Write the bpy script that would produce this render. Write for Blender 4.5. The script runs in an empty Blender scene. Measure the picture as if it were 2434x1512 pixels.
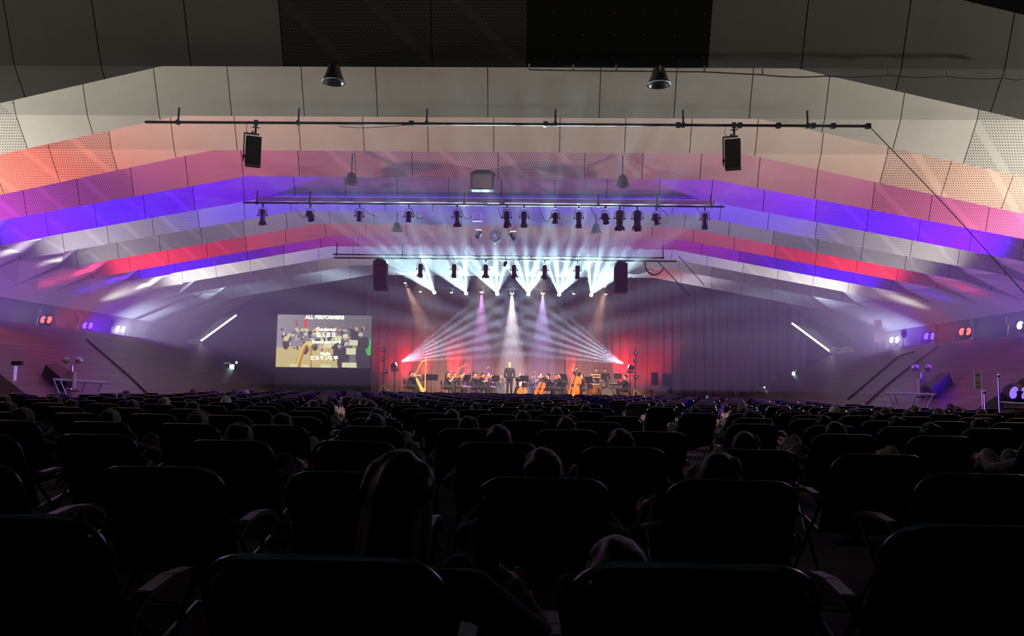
import bpy, bmesh, math, random
from mathutils import Vector, Matrix, noise
random.seed(7)
C = bpy.context.scene.collection
SC = bpy.context.scene
# ---------------------------------------------------------------- camera, view, world
CX, CZ, F = 1.1, 1.3, 1829.0
YAW, PITCH, ROLL = math.radians(1.65), math.radians(4.97), math.radians(0.88)
cam_d = bpy.data.cameras.new('camera'); cam = bpy.data.objects.new('camera', cam_d); C.objects.link(cam)
cam_d.sensor_width = 36; cam_d.lens = F / 2434 * 36; cam_d.clip_end = 300; cam_d.clip_start = 0.05
RM = Matrix.Rotation(YAW, 4, 'Z') @ Matrix.Rotation(math.pi / 2 + PITCH, 4, 'X') @ Matrix.Rotation(ROLL, 4, 'Z')
cam.matrix_world = Matrix.Translation((CX, 0, CZ)) @ RM
SC.camera = cam
SC.view_settings.view_transform = 'Standard'; SC.view_settings.look = 'None'
SC.view_settings.gamma = 1; SC.view_settings.exposure = 0.0; SC.view_settings.use_curve_mapping = False
SC.cycles.use_denoising = True
SC.cycles.volume_bounces = 0
SC.cycles.max_bounces = 5; SC.cycles.diffuse_bounces = 1
SC.cycles.sample_clamp_indirect = 3.0; SC.cycles.sample_clamp_direct = 0
w = bpy.data.worlds.new('world'); SC.world = w; w.use_nodes = True
w.node_tree.nodes['Background'].inputs[0].default_value = (0.25, 0.25, 0.5, 1)
w.node_tree.nodes['Background'].inputs[1].default_value = 0.002

def ray(px, py):
    return (RM.to_3x3() @ Vector(((px - 1217) / F, -(py - 756) / F, -1))).normalized()
def atY(px, py, Y):
    d = ray(px, py); t = Y / d.y; return Vector((CX, 0, CZ)) + d * t
def atZ(px, py, Z):
    d = ray(px, py); t = (Z - CZ) / d.z; return Vector((CX, 0, CZ)) + d * t
def srgb(r, g, b):
    f = lambda c: ((c / 255 + 0.055) / 1.055) ** 2.4 if c > 10 else c / 255 / 12.92
    return (f(r), f(g), f(b), 1)

# hall dimensions (camera eye is 1.3 m above the audience floor)
ZR, ZV = 7.3, 8.8            # ridge and valley height of the folded ceiling
FOLDS = [8.2, 11.0] + [round(atZ(1140, y, ZR).y, 2) for y in (160, 279, 361, 423, 470, 505, 536, 564, 589, 611, 633, 656)]
SLOPE = 0.17
KL = [-6.2, -6.2] + [round(atZ(x, y, ZR).x, 2) for x, y in ((385, 157), (422, 275), (505, 356), (587, 419), (655, 466), (708, 502), (755, 532), (795, 558))] + [-8.0] * 4
KR = [6.2, 6.2] + [round(atZ(x, y, ZR).x, 2) for x, y in ((1895, 162), (1807, 283), (1768, 366), (1697, 427), (1660, 476), (1627, 513))] + [6.6, 6.9, 7.2, 7.5, 7.7, 7.7]
def kinks(k): return KL[k], KR[k]

# ---------------------------------------------------------------- lights
def spot(name, loc, target, power, color, size, blend=0.5, scale=(1, 1), radius=0.08, gobo=None, up='Z', shadow_soft=True):
    l = bpy.data.lights.new(name, 'SPOT'); l.energy = power; l.color = color
    l.spot_size = math.radians(size); l.spot_blend = blend; l.shadow_soft_size = radius
    o = bpy.data.objects.new(name, l); C.objects.link(o)
    d = (Vector(target) - Vector(loc)).normalized()
    o.rotation_euler = d.to_track_quat('-Z', 'Y').to_euler(); o.location = loc
    o.scale = (scale[0], scale[1], 1)
    if gobo:
        l.use_nodes = True; nt = l.node_tree; em = nt.nodes['Emission']
        tc = nt.nodes.new('ShaderNodeTexCoord'); sp = nt.nodes.new('ShaderNodeSeparateXYZ')
        nt.links.new(tc.outputs['Normal'], sp.inputs[0])
        def m(op, a, b=None):
            n = nt.nodes.new('ShaderNodeMath'); n.operation = op
            for i, v in enumerate((a, b)):
                if v is None: continue
                if isinstance(v, (int, float)): n.inputs[i].default_value = v
                else: nt.links.new(v, n.inputs[i])
            return n.outputs[0]
        u = m('DIVIDE', sp.outputs[0], sp.outputs[2]); v = m('DIVIDE', sp.outputs[1], sp.outputs[2])
        nu, nv, ph, base = gobo
        au = m('ARCTANGENT', u); av = m('ARCTANGENT', v)
        a = m('POWER', m('ABSOLUTE', m('COSINE', m('ADD', m('MULTIPLY', au, nu), ph))), 5.0 if nu > nv else 1.0)
        b = m('POWER', m('ABSOLUTE', m('COSINE', m('ADD', m('MULTIPLY', av, nv), ph * .7))), 1.0 if nu > nv else 2.5)
        # slow variation so the rays differ in strength
        c = m('ADD', m('MULTIPLY', m('SINE', m('ADD', m('MULTIPLY', au, nu * .57), ph * 3)), .2), .85)
        s = m('ADD', m('MULTIPLY', m('MULTIPLY', a, b), c), base)
        nt.links.new(s, em.inputs['Strength'])
    return o

# coloured wash lamps at the foot of each ceiling fold (left colour/power, right colour/power)
WHITE = (1.0, 0.96, 0.85); BLUE = (0.05, 0.0, 1.0); RED = (1.0, 0.03, 0.05)
WASH = {1: (WHITE, .0, WHITE, .0), 2: (WHITE, .22, WHITE, .26), 3: (WHITE, 2.9, WHITE, 2.1),
        4: ((1, .22, .16), 3.6, (1.0, .64, .48), 2.2), 5: ((.65, .04, .80), 1.6, (1, .20, .52), 1.9),
        6: ((.05, 0, 1), 8, (.07, 0, 1), 8), 7: ((.95, .92, 1), 1.2, WHITE, 1.1), 8: (WHITE, .6, WHITE, .6),
        9: (RED, 2.8, RED, 2.8), 10: (BLUE, 3.4, BLUE, 3.4), 11: ((1, .98, .95), 2.7, (1, .98, .95), 2.7)}
KW = 3500.0
for k, (lc, lp, rc, rp) in WASH.items():
    y = FOLDS[k] - .2
    for sx, col, pw in ((-1, lc, lp), (1, rc, rp)):
        if pw <= 0: continue
        spot('wash_light', (-18.9 if sx < 0 else 18.3, y, 3.5), (sx * (10 if k < 6 else 4.5), FOLDS[k] + .0, 7.2), KW * pw, col, 100, 1.0, scale=(.31, 1.0), radius=.12)
# spill of the wash lamps on the side banks and in the haze above them
for k, sx, col, pw in ((9, -1, RED, .5), (10, -1, BLUE, .55), (11, -1, WHITE, 1.0), (9, 1, RED, .5), (10, 1, BLUE, .55), (11, 1, WHITE, 1.0)):
    y = FOLDS[k] - .45
    spot('wash_spill', (-18.6 if sx < 0 else 18.0, y, 3.7), (sx * 17.0, y + .1, 6.5), 150 * pw, col, 130, 1.0, scale=(.4, 1), radius=.1)
# six beam fixtures on the bar behind the loudspeakers: fans thrown out over the audience
BEAMS = [(1033, 695), (1108, 697), (1182, 698), (1256, 699), (1329, 700), (1405, 701)]
for i, (px, py) in enumerate(BEAMS):
    p = atY(px, py, 41.6)
    tgt = p + Vector((0.012 * (i - 2.5), -1, .042))
    spot('beam_light', p, tgt, 185000, (.55, .92, 1.0), 17, .15, scale=(1, .22), radius=.015, gobo=(60.0, 0.0, 3.3 + .17 * i, .12))
# two beam fixtures low at the stage sides, each throwing a striped fan
for sx, px, py in ((1, 940, 865), (-1, 1495, 870)):
    p = atY(px, py, 42.0); d0 = Vector((sx * math.cos(.38), -.07, math.sin(.38)))
    spot('side_beam_light', p + d0 * .3, p + d0 * 5, 95000, (.58, .74, 1.0), 44, .4, scale=(.36, 1.0), radius=.015, gobo=(0.0, 30.0, .4, .06))
# downward spots above the orchestra
for (px, py, tx, col, pw, sz) in ((1145, 694, 1140, (.95, .35, 1), 2200, 26), (1217, 697, 1217, (1, .88, .95), 5200, 26),
                          (1290, 697, 1288, (.62, .42, 1), 2600, 30), (963, 672, 1060, (1, .55, .35), 1300, 24), (1440, 680, 1390, (1, .5, .35), 1300, 24)):
    p = atY(px, py, 43.0); t = atY(tx, 900, 43.4)
    spot('down_light', p, t, pw * 16, col, sz, .7, radius=.05)
# warm front light from the bars over the audience on to the players
for X in (-4, -1.3, 1.3, 4):
    spot('front_light', (X, 34.3, 6.5), (X * 1.1, 42.5, 1.4), 8500, (1, .74, .52), 40, .8, radius=.1)
# red uplights at the foot of the curtains
for px, pw in ((955, 1.0), (1000, .6), (1072, 1.1), (1105, .4), (1360, .5), (1478, 1.1), (1500, .8)):
    p = atY(px, 940, 45.6); p.z = .85
    spot('curtain_uplight', p, (p.x, 46.9, 4.0), 1500 * pw, (1, .02, .05), 80, .8, scale=(.33, 1), radius=.06)
for X in (-7.6, 8.2): spot('curtain_wide_light', (X, 44.6, 1.0), (X * .86, 47, 5.0), 800, (1, .05, .07), 110, 1, radius=.1)
spot('bank_red_spill', (-17.3, 25.6, 4.3), (-14.6, 25.2, 1.6), 160, (1, .04, .12), 100, 1, radius=.1)  # added spot standing in for red wash-lamp spill on the left bank
spot('bank_blue_spill', (-17.3, 24.2, 4.0), (-13.4, 24.4, 1.0), 200, (.2, .02, 1), 50, 1, scale=(.3, 1), radius=.1)  # also added: narrow patch of blue spill, no fixture of its own
spot('bank_violet_spill', (17.0, 24.6, 4.3), (14.6, 24.4, 1.6), 160, (.5, .05, 1), 100, 1, radius=.1)  # added violet spot, imitates wash-lamp spill over the right bank
spot('fold_red_light', (6.5, 41.0, 4.2), (9.0, 42.2, 7.2), 500, (1, .12, .08), 60, .8, radius=.1)
# room light at the rear of the hall, very low
# ---------------------------------------------------------------- materials
def mat(name, col, rough=.6, metal=0, emis=None, es=0, spec=.3):
    m = bpy.data.materials.new(name); m.use_nodes = True; b = m.node_tree.nodes['Principled BSDF']
    b.inputs['Base Color'].default_value = (*col[:3], 1); b.inputs['Roughness'].default_value = rough
    b.inputs['Metallic'].default_value = metal; b.inputs['Specular IOR Level'].default_value = spec
    if emis: b.inputs['Emission Color'].default_value = (*emis[:3], 1); b.inputs['Emission Strength'].default_value = es
    return m
class NT:
    def __init__(s, m): s.t = m.node_tree; s.b = s.t.nodes['Principled BSDF']
    def n(s, typ, **kw):
        n = s.t.nodes.new(typ)
        for k, v in kw.items(): setattr(n, k, v)
        return n
    def l(s, a, b): s.t.links.new(a, b)
    def m(s, op, a, b=None, c=None):
        n = s.n('ShaderNodeMath', operation=op)
        for i, v in enumerate((a, b, c)):
            if v is None: continue
            if isinstance(v, (int, float)): n.inputs[i].default_value = v
            else: s.l(v, n.inputs[i])
        return n.outputs[0]
    def mix(s, f, a, b):
        n = s.n('ShaderNodeMix', data_type='RGBA')
        for i, v in ((0, f), (6, a), (7, b)):
            if isinstance(v, (int, float)): n.inputs[i].default_value = v
            elif isinstance(v, tuple): n.inputs[i].default_value = (*v[:3], 1)
            else: s.l(v, n.inputs[i])
        return n.outputs[2]
    def noise(s, scale, detail=3, vec=None, mapping=None):
        n = s.n('ShaderNodeTexNoise'); n.inputs['Scale'].default_value = scale; n.inputs['Detail'].default_value = detail
        if mapping:
            tc = s.n('ShaderNodeTexCoord'); mp = s.n('ShaderNodeMapping'); mp.inputs['Scale'].default_value = mapping
            s.l(tc.outputs['Object'], mp.inputs[0]); s.l(mp.outputs[0], n.inputs['Vector'])
        elif vec is not None: s.l(vec, n.inputs['Vector'])
        return n.outputs[0]
    def bump(s, h, st=.2, d=.01):
        n = s.n('ShaderNodeBump'); n.inputs['Strength'].default_value = st; n.inputs['Distance'].default_value = d
        s.l(h, n.inputs['Height']); s.l(n.outputs[0], s.b.inputs['Normal'])

def panel_mat(name, col, perf=0, rivet=0):
    m = mat(name, col, .75); T = NT(m)
    u1 = T.n('ShaderNodeUVMap', uv_map='edge'); s1 = T.n('ShaderNodeSeparateXYZ'); T.l(u1.outputs[0], s1.inputs[0])
    u2 = T.n('ShaderNodeUVMap', uv_map='flat'); s2 = T.n('ShaderNodeSeparateXYZ'); T.l(u2.outputs[0], s2.inputs[0])
    seam = T.m('LESS_THAN', T.m('MINIMUM', s1.outputs[0], s1.outputs[1]), .011)
    n1 = T.noise(1.1, 4, u2.outputs[0]); n2 = T.noise(6, 4, u2.outputs[0])
    grime = T.m('ADD', T.m('MULTIPLY', n1, .5), T.m('MULTIPLY', n2, .25))
    base = T.mix(T.m('MULTIPLY_ADD', grime, 1.6, -.35), tuple(c * .82 for c in col[:3]), tuple(min(1, c * 1.06) for c in col[:3]))
    if perf:
        q = .062
        U, V = s2.outputs[0], s2.outputs[1]
        row = T.m('FLOOR', T.m('DIVIDE', V, q * .86)); odd = T.m('MULTIPLY', T.m('MODULO', T.m('ABSOLUTE', row), 2.0), .5)
        fu = T.m('SUBTRACT', T.m('FRACT', T.m('ADD', T.m('DIVIDE', U, q), odd)), .5)
        fv = T.m('SUBTRACT', T.m('FRACT', T.m('DIVIDE', V, q * .86)), .5)
        d = T.m('SQRT', T.m('ADD', T.m('MULTIPLY', fu, fu), T.m('MULTIPLY', fv, fv)))
        hole = T.m('LESS_THAN', d, .33)
        # battens seen behind the holes
        per = 1.66
        dg = T.m('ABSOLUTE', T.m('SUBTRACT', T.m('FRACT', T.m('DIVIDE', T.m('ADD', U, T.m('MULTIPLY', V, 1.1)), per)), .5))
        bar = T.m('LESS_THAN', dg, .07)
        hole = T.m('MULTIPLY', hole, T.m('SUBTRACT', 1.0, T.m('MULTIPLY', bar, .75)))
        base = T.mix(T.m('MULTIPLY', hole, perf), base, tuple(c * .25 for c in col[:3]))
    if rivet:
        U, V = s2.outputs[0], s2.outputs[1]
        fu = T.m('SUBTRACT', T.m('FRACT', T.m('DIVIDE', U, .56)), .5); fv = T.m('SUBTRACT', T.m('FRACT', T.m('DIVIDE', V, .36)), .5)
        d = T.m('ADD', T.m('MULTIPLY', T.m('MULTIPLY', fu, fu), .3136), T.m('MULTIPLY', T.m('MULTIPLY', fv, fv), .13))
        base = T.mix(T.m('LESS_THAN', d, .00012), base, (.35, .35, .35))
    base = T.mix(seam, base, (.03, .03, .03))
    T.l(base, T.b.inputs['Base Color'])
    return m
M = {}
M['panel'] = panel_mat('panel', (.62, .60, .56))
M['perf'] = panel_mat('perforated_panel', (.62, .60, .56), perf=.85)
M['darkperf'] = panel_mat('dark_perforated_panel', (.22, .22, .20), perf=.8)
M['blackpanel'] = panel_mat('black_panel', (.035, .035, .035), rivet=1)
M['sidewall'] = mat('side_wall', (.55, .54, .52), .8)
def wood_mat(name, c1, c2):
    m = mat(name, c1, .42, spec=.5); T = NT(m)
    n = T.noise(1.0, 6, mapping=(6.0, .5, 6.0)); f = T.noise(1.0, 3, mapping=(.3, .25, .3))
    r = T.n('ShaderNodeValToRGB'); r.color_ramp.elements[0].position = .35; r.color_ramp.elements[1].position = .7
    r.color_ramp.elements[0].color = (*c1, 1); r.color_ramp.elements[1].color = (*c2, 1); T.l(n, r.inputs[0])
    tc = T.n('ShaderNodeTexCoord'); sp = T.n('ShaderNodeSeparateXYZ'); T.l(tc.outputs['Object'], sp.inputs[0])
    gap = T.m('LESS_THAN', T.m('FRACT', T.m('MULTIPLY', sp.outputs[2], 6.5)), .07)
    T.l(T.mix(T.m('MULTIPLY', gap, .55), r.outputs[0], (.01, .008, .008)), T.b.inputs['Base Color'])
    T.bump(n, .3, .01)
    return m
M['wood'] = wood_mat('bank_boards', (.05, .030, .028), (.13, .085, .07))
M['stagewood'] = wood_mat('stage_boards', (.16, .10, .06), (.28, .18, .10))
def cloth_mat(name, c1, c2, sc=(14, 14, .4)):
    m = mat(name, c1, .85); T = NT(m); n = T.noise(1.0, 4, mapping=sc)
    T.l(T.mix(n, tuple(c1), tuple(c2)), T.b.inputs['Base Color']); T.bump(n, .25, .02); return m
M['curtain'] = cloth_mat('curtain_velvet', (.22, .11, .13), (.36, .20, .22))
M['backwall'] = mat('back_wall', (.05, .05, .055), .9)
M['floor'] = cloth_mat('dark_carpet', (.05, .035, .04), (.085, .06, .065), (3, 3, 3))
M['black'] = mat('black_metal', (.012, .012, .013), .45)
M['blackfab'] = cloth_mat('black_fabric', (.010, .010, .014), (.020, .019, .026), (40, 40, 40))
M['steel'] = mat('dull_steel', (.45, .44, .43), .35, .8)
M['beige'] = mat('beige_paint', (.42, .36, .30), .7)
M['white'] = mat('white_paint', (.7, .7, .7), .5)
M['chrome'] = mat('bright_reflector', (.9, .9, .9), .12, 1)
def emit(name, col, s): return mat(name, (0.02, .02, .02), .4, emis=col, es=s)

# ---------------------------------------------------------------- mesh helpers
class MB:
    def __init__(s): s.v = []; s.f = []; s.mi = []
    def add(s, vs, fs, mi=0):
        o = len(s.v); s.v += [tuple(v) for v in vs]; s.f += [tuple(i + o for i in f) for f in fs]; s.mi += [mi] * len(fs); return s
    def box(s, c, size, rot=None, mi=0, bev=0):
        x, y, z = (a / 2 for a in size); vs = [Vector((a * x, b * y, d * z)) for a in (-1, 1) for b in (-1, 1) for d in (-1, 1)]
        if rot is not None: vs = [rot @ v for v in vs]
        c = Vector(c); return s.add([v + c for v in vs], [(0, 1, 3, 2), (4, 6, 7, 5), (0, 4, 5, 1), (2, 3, 7, 6), (0, 2, 6, 4), (1, 5, 7, 3)], mi)
    def rings(s, pts, radii, n=8, cap=True, mi=0):
        pts = [Vector(p) for p in pts]; vs = []; prev = None
        for i, p in enumerate(pts):
            t = (pts[min(i + 1, len(pts) - 1)] - pts[max(i - 1, 0)])
            t = t.normalized() if t.length > 1e-9 else Vector((0, 0, 1))
            if prev is None: a = t.orthogonal().normalized()
            else:
                a = prev - t * prev.dot(t); a = a.normalized() if a.length > 1e-6 else t.orthogonal().normalized()
            prev = a; b = t.cross(a)
            r = radii[i] if isinstance(radii, (list, tuple)) else radii
            vs += [p + (a * math.cos(2 * math.pi * j / n) + b * math.sin(2 * math.pi * j / n)) * r for j in range(n)]
        fs = [(i * n + j, i * n + (j + 1) % n, (i + 1) * n + (j + 1) % n, (i + 1) * n + j) for i in range(len(pts) - 1) for j in range(n)]
        if cap: fs += [tuple(range(n - 1, -1, -1)), tuple(range((len(pts) - 1) * n, len(pts) * n))]
        return s.add(vs, fs, mi)
    def tube(s, a, b, r, r2=None, n=8, mi=0): return s.rings([a, b], [r, r if r2 is None else r2], n, True, mi)
    def lathe(s, prof, n=24, c=(0, 0, 0), mi=0, rot=None):
        c = Vector(c); vs = []
        for r, z in prof:
            for j in range(n):
                v = Vector((r * math.cos(2 * math.pi * j / n), r * math.sin(2 * math.pi * j / n), z))
                if rot is not None: v = rot @ v
                vs.append(v + c)
        fs = [(i * n + j, i * n + (j + 1) % n, (i + 1) * n + (j + 1) % n, (i + 1) * n + j) for i in range(len(prof) - 1) for j in range(n)]
        return s.add(vs, fs, mi)
    def cap(s, p0, r0, p1, r1, n=12, mi=0):      # tapered capsule
        p0, p1 = Vector(p0), Vector(p1); d = p1 - p0
        d = d.normalized() if d.length > 1e-6 else Vector((0, 0, 1)); pts, rs = [], []
        for k in range(5): a = math.pi / 2 * k / 4; pts.append(p0 - d * r0 * math.cos(a)); rs.append(max(r0 * math.sin(a), .0005))
        for k in range(5): a = math.pi / 2 * k / 4; pts.append(p1 + d * r1 * math.sin(a)); rs.append(max(r1 * math.cos(a), .0005))
        return s.rings2(pts, rs, d, n, mi)
    def rings2(s, pts, rs, t, n, mi):
        a = t.orthogonal().normalized(); b = t.cross(a); vs = []
        for p, r in zip(pts, rs): vs += [p + (a * math.cos(2 * math.pi * j / n) + b * math.sin(2 * math.pi * j / n)) * r for j in range(n)]
        m = len(pts); fs = [(i * n + j, i * n + (j + 1) % n, (i + 1) * n + (j + 1) % n, (i + 1) * n + j) for i in range(m - 1) for j in range(n)]
        fs += [tuple(range(n - 1, -1, -1)), tuple(range((m - 1) * n, m * n))]; return s.add(vs, fs, mi)
    def ell(s, c, r, n=14, m=10, rot=None, mi=0):
        c = Vector(c); vs = []
        for i in range(m + 1):
            a = math.pi * i / m; rr = max(math.sin(a), .002)
            for j in range(n):
                v = Vector((r[0] * rr * math.cos(2 * math.pi * j / n), r[1] * rr * math.sin(2 * math.pi * j / n), r[2] * math.cos(a)))
                vs.append((rot @ v if rot is not None else v) + c)
        fs = [(i * n + (j + 1) % n, i * n + j, (i + 1) * n + j, (i + 1) * n + (j + 1) % n) for i in range(m) for j in range(n)]
        fs += [tuple(range(n)), tuple(range((m + 1) * n - 1, m * n - 1, -1))]; return s.add(vs, fs, mi)
    def prism(s, poly, a, b, rot=None, c=(0, 0, 0), mi=0):  # poly in local XZ, extruded along local Y from a to b
        n = len(poly); c = Vector(c); vs = [Vector((x, a, z)) for x, z in poly] + [Vector((x, b, z)) for x, z in poly]
        vs = [(rot @ v if rot is not None else v) + c for v in vs]
        fs = [tuple(range(n)), tuple(range(2 * n - 1, n - 1, -1))] + [(i, i + n, (i + 1) % n + n, (i + 1) % n) for i in range(n)]
        return s.add(vs, fs, mi)
    def mesh(s, name, mats, smooth=False):
        me = bpy.data.meshes.new(name); me.from_pydata(s.v, [], s.f)
        for m in (mats if isinstance(mats, (list, tuple)) else [mats]): me.materials.append(m)
        for p, i in zip(me.polygons, s.mi): p.material_index = i; p.use_smooth = smooth
        bm = bmesh.new(); bm.from_mesh(me); bmesh.ops.recalc_face_normals(bm, faces=bm.faces); bm.to_mesh(me); bm.free()
        if smooth:
            try: me.set_sharp_from_angle(angle=math.radians(40))
            except Exception: pass
        return me
    def build(s, name, mats, parent=None, smooth=False, label=None):
        return link(name, s.mesh(name, mats, smooth), parent, label)
def link(name, me, parent=None, label=None):
    o = bpy.data.objects.new(name, me); C.objects.link(o)
    if parent: o.parent = parent
    if label: o['label'] = label
    return o
def tag(o, label, cat, group=None, kind=None):
    if label: o['label'] = label
    if cat: o['category'] = cat
    if group: o['group'] = group
    if kind: o['kind'] = kind
    return o
def thing(name, loc, label, cat, group=None, rz=0):
    o = bpy.data.objects.new(name, None); C.objects.link(o); o.location = loc; o.rotation_euler = (0, 0, rz)
    return tag(o, label, cat, group)
def copy_tree(o, parent=None):
    c = o.copy(); C.objects.link(c)
    if parent: c.parent = parent
    for ch in o.children: copy_tree(ch, c)
    return c
def struct(o): o['kind'] = 'structure'; return o

# ---------------------------------------------------------------- ceiling: folded panels
def zside(x): return 5.75 + (17.4 - abs(x)) * (.71 if abs(x) < 17.4 else .45)      # the slanted side walls
def lean_y(k, d): return min(1.6, .75 * d) if k < 5 else min(.75, .35 * d)
def ridge(k, x):
    l, r = kinks(k); d = max(0, x - r, l - x)
    z = ZR - SLOPE * d - .15 * max(0, abs(x) - 17.4); return FOLDS[k] + lean_y(k, ZR - z), z
XEND = 19.8
def fold(k):
    y0 = FOLDS[k]; yv = y0 - .6
    xs = {0.0, -XEND, XEND}
    first = 2.5 if k % 2 else 1.7
    for i in range(12):
        x = first + 1.67 * i
        if x < XEND: xs |= {round(x, 3), round(-x, 3)}
    if k == 2: xs = {-16, -14.2, -12.5, -10.8, -9.0, -7.3, -5.55, -3.75, -.9, .9, 4.3, 6.05, 7.9, 9.8, 11.6, 13.4, 15.2, 17, -XEND, XEND}
    l, r = kinks(k); seams = sorted(xs)
    vs, fs, ed, fl, mi = [], [], [], [], []
    def quad(p, e, f, m):
        o = len(vs); vs.extend(p); fs.append((o, o + 1, o + 2, o + 3)); ed.append(e); fl.append(f); mi.append(m)
    extra = [x for x in (l, r, -15.2, 15.2, -13.1, 13.1, -17.4, 17.4) if -XEND < x < XEND]
    cuts = sorted(set(seams) | set(extra))
    for a, b in zip(cuts, cuts[1:]):
        s0 = max(s for s in seams if s <= a + 1e-6); s1 = min(s for s in seams if s >= b - 1e-6)
        mid = (a + b) / 2
        perf = abs(mid) > 10.8 and k > 2
        mm = 1 if perf else 0
        if k == 5 and -5.2 < mid < 4.6: mm = 1
        if k == 2 and -3.75 < mid < .9: mm = 2
        if k == 2 and .9 < mid < 4.3: mm = 3
        zt = [min(ZV, zside(x)) for x in (a, b)]
        zm = [min(ZR, zside(x)) for x in (a, b)]
        yt = [y0 - .6 * (z - ZR) / (ZV - ZR) for z in zt] if 1 else 0
        rb = [ridge(k, x) for x in (a, b)]
        E = [(a - s0, s1 - a), (b - s0, s1 - b)]
        if zt[0] > ZR + .01 or zt[1] > ZR + .01:
            quad([(a, y0, zm[0]), (b, y0, zm[1]), (b, yt[1], zt[1]), (a, yt[0], zt[0])], [E[0], E[1], E[1], E[0]],
                 [(a, 0), (b, 0), (b, zt[1] - ZR), (a, zt[0] - ZR)], mm)
        if rb[0][1] < zm[0] - .001 or rb[1][1] < zm[1] - .001:
            ym = [y0 + lean_y(k, ZR - z) for z in zm]
            quad([(a, rb[0][0], rb[0][1]), (b, rb[1][0], rb[1][1]), (b, ym[1], zm[1]), (a, ym[0], zm[0])], [E[0], E[1], E[1], E[0]],
                 [(a, rb[0][1] - ZR), (b, rb[1][1] - ZR), (b, 0), (a, 0)], mm)
        if k + 1 < len(FOLDS):
            yn = FOLDS[k + 1]
            tb = []
            for x in (a, b):
                z = min(ZV, zside(x)); tb.append((x, yn - .6 * (z - ZR) / (ZV - ZR) if z > ZR else yn + lean_y(k + 1, ZR - z), z))
            quad([(b, rb[1][0], rb[1][1]), (a, rb[0][0], rb[0][1]), tb[0], tb[1]], [E[1], E[0], E[0], E[1]], [(b, 0), (a, 0), (a, 2), (b, 2)], 0)
    me = bpy.data.meshes.new('ceiling'); me.from_pydata(vs, [], fs)
    for m in ('panel', 'perf', 'darkperf', 'blackpanel'): me.materials.append(M[m])
    u1 = me.uv_layers.new(name='edge'); u2 = me.uv_layers.new(name='flat')
    for p, e, f, m in zip(me.polygons, ed, fl, mi):
        p.material_index = m
        for j, li in enumerate(p.loop_indices): u1.data[li].uv = e[j]; u2.data[li].uv = f[j]
    return struct(link('ceiling', me))
for k in range(len(FOLDS)): fold(k)

# side walls: slanted upper wall, terrace, wooden bank
for sx, nm in ((-1, 'left'), (1, 'right')):
    b = MB(); y0, y1 = -3, 47.0
    pr_ = [(13.0, 8.9), (17.4, 5.75), (20.2, 4.49), (20.5, 4.6), (17.5, 5.95), (13.2, 9.0)]
    b.prism([(sx * x, z) for x, z in pr_], y0, y1)
    struct(b.build('wall_' + nm, M['sidewall']))
    b = MB(); b.box((sx * 19.5, 22.5, 3.2), (3.4, 50, .2)); 
    struct(b.build('trim_%d' % (1 if sx < 0 else 2), M['wood']))
    # bank of boards sloping from the terrace down to the floor
    P = [(sx * 17.8, 23.0, 3.3), (sx * 11.3, 20.4, 0), (sx * 11.3, 45, 0), (sx * 17.8, 43.2, 3.3)]
    Q = [(sx * 18.2, 23.2, 3.1), (sx * 18.2, 20.6, -.1), (sx * 18.2, 45, -.1), (sx * 18.2, 43.2, 3.1)]
    b = MB(); b.add(P + Q, [(0, 1, 2, 3), (4, 7, 6, 5), (0, 4, 5, 1), (3, 2, 6, 7), (0, 3, 7, 4), (1, 5, 6, 2)])
    b.mi[2] = 1; struct(b.build('wall_%s_bank' % nm, [M['wood'], M['backwall']]))
    b = MB(); b.box((sx * 20.3, 22, 3.9), (.1, 50, 1.3)); struct(b.build('wall_%s_lower' % nm, M['backwall']))
b = MB(); b.box((0, 22, -.1), (44, 56, .2)); struct(b.build('floor', M['floor']))
b = MB(); b.box((0, 47.6, 4.2), (44, .2, 9.6)); struct(b.build('wall_back', M['backwall']))
b = MB(); b.box((0, -5.2, 4.2), (44, .2, 9.6)); struct(b.build('wall_front', M['backwall']))
b = MB(); b.box((0, 22, 9.1), (44, 56, .15)); struct(b.build('ceiling', M['backwall']))
b = MB(); b.box((0.4, 43.2, .32), (17.2, 8.4, .62)); struct(b.build('floor_stage', M['stagewood']))
# curtains: pleated drapes across the back of the hall
def curtain(x0, x1, y, z0, ztop, seed, label, amp=.05, name='curtain'):
    n = int((x1 - x0) / .045); vs = []; rnd = random.Random(seed); ph = rnd.random() * 6
    for j in range(n + 1):
        x = x0 + (x1 - x0) * j / n
        yy = y + amp * math.sin(x * 11 + ph + 1.5 * math.sin(x * 2.1)) + amp * .5 * math.sin(x * 23 + ph)
        for z in (z0, z0 + 2, ztop(x) if callable(ztop) else ztop): vs.append((x, yy, z))
    fs = [(j * 3 + i, (j + 1) * 3 + i, (j + 1) * 3 + i + 1, j * 3 + i + 1) for j in range(n) for i in range(2)]
    me = bpy.data.meshes.new(name); me.from_pydata(vs, [], fs); me.materials.append(M['curtain'])
    for p in me.polygons: p.use_smooth = True
    o = link(name, me); md = o.modifiers.new('thick', 'SOLIDIFY'); md.thickness = .02
    return tag(o, label, 'curtain', 'heavy drapes behind the stage')
curtain(-9.2, -2.6, 46.9, .0, 8.6, 1, 'heavy red-lit drape behind the harp at the left of the stage')
curtain(-2.6, 3.0, 47.0, .0, 8.6, 2, 'mauve hazy drape at the centre behind the conductor')
curtain(3.0, 8.0, 46.9, .0, 8.6, 3, 'red-lit drape behind the drums at the right of the stage')
curtain(8.0, 17.5, 46.8, .0, 8.3, 4, 'long dark purple drape hanging to the right of the stage')
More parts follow.
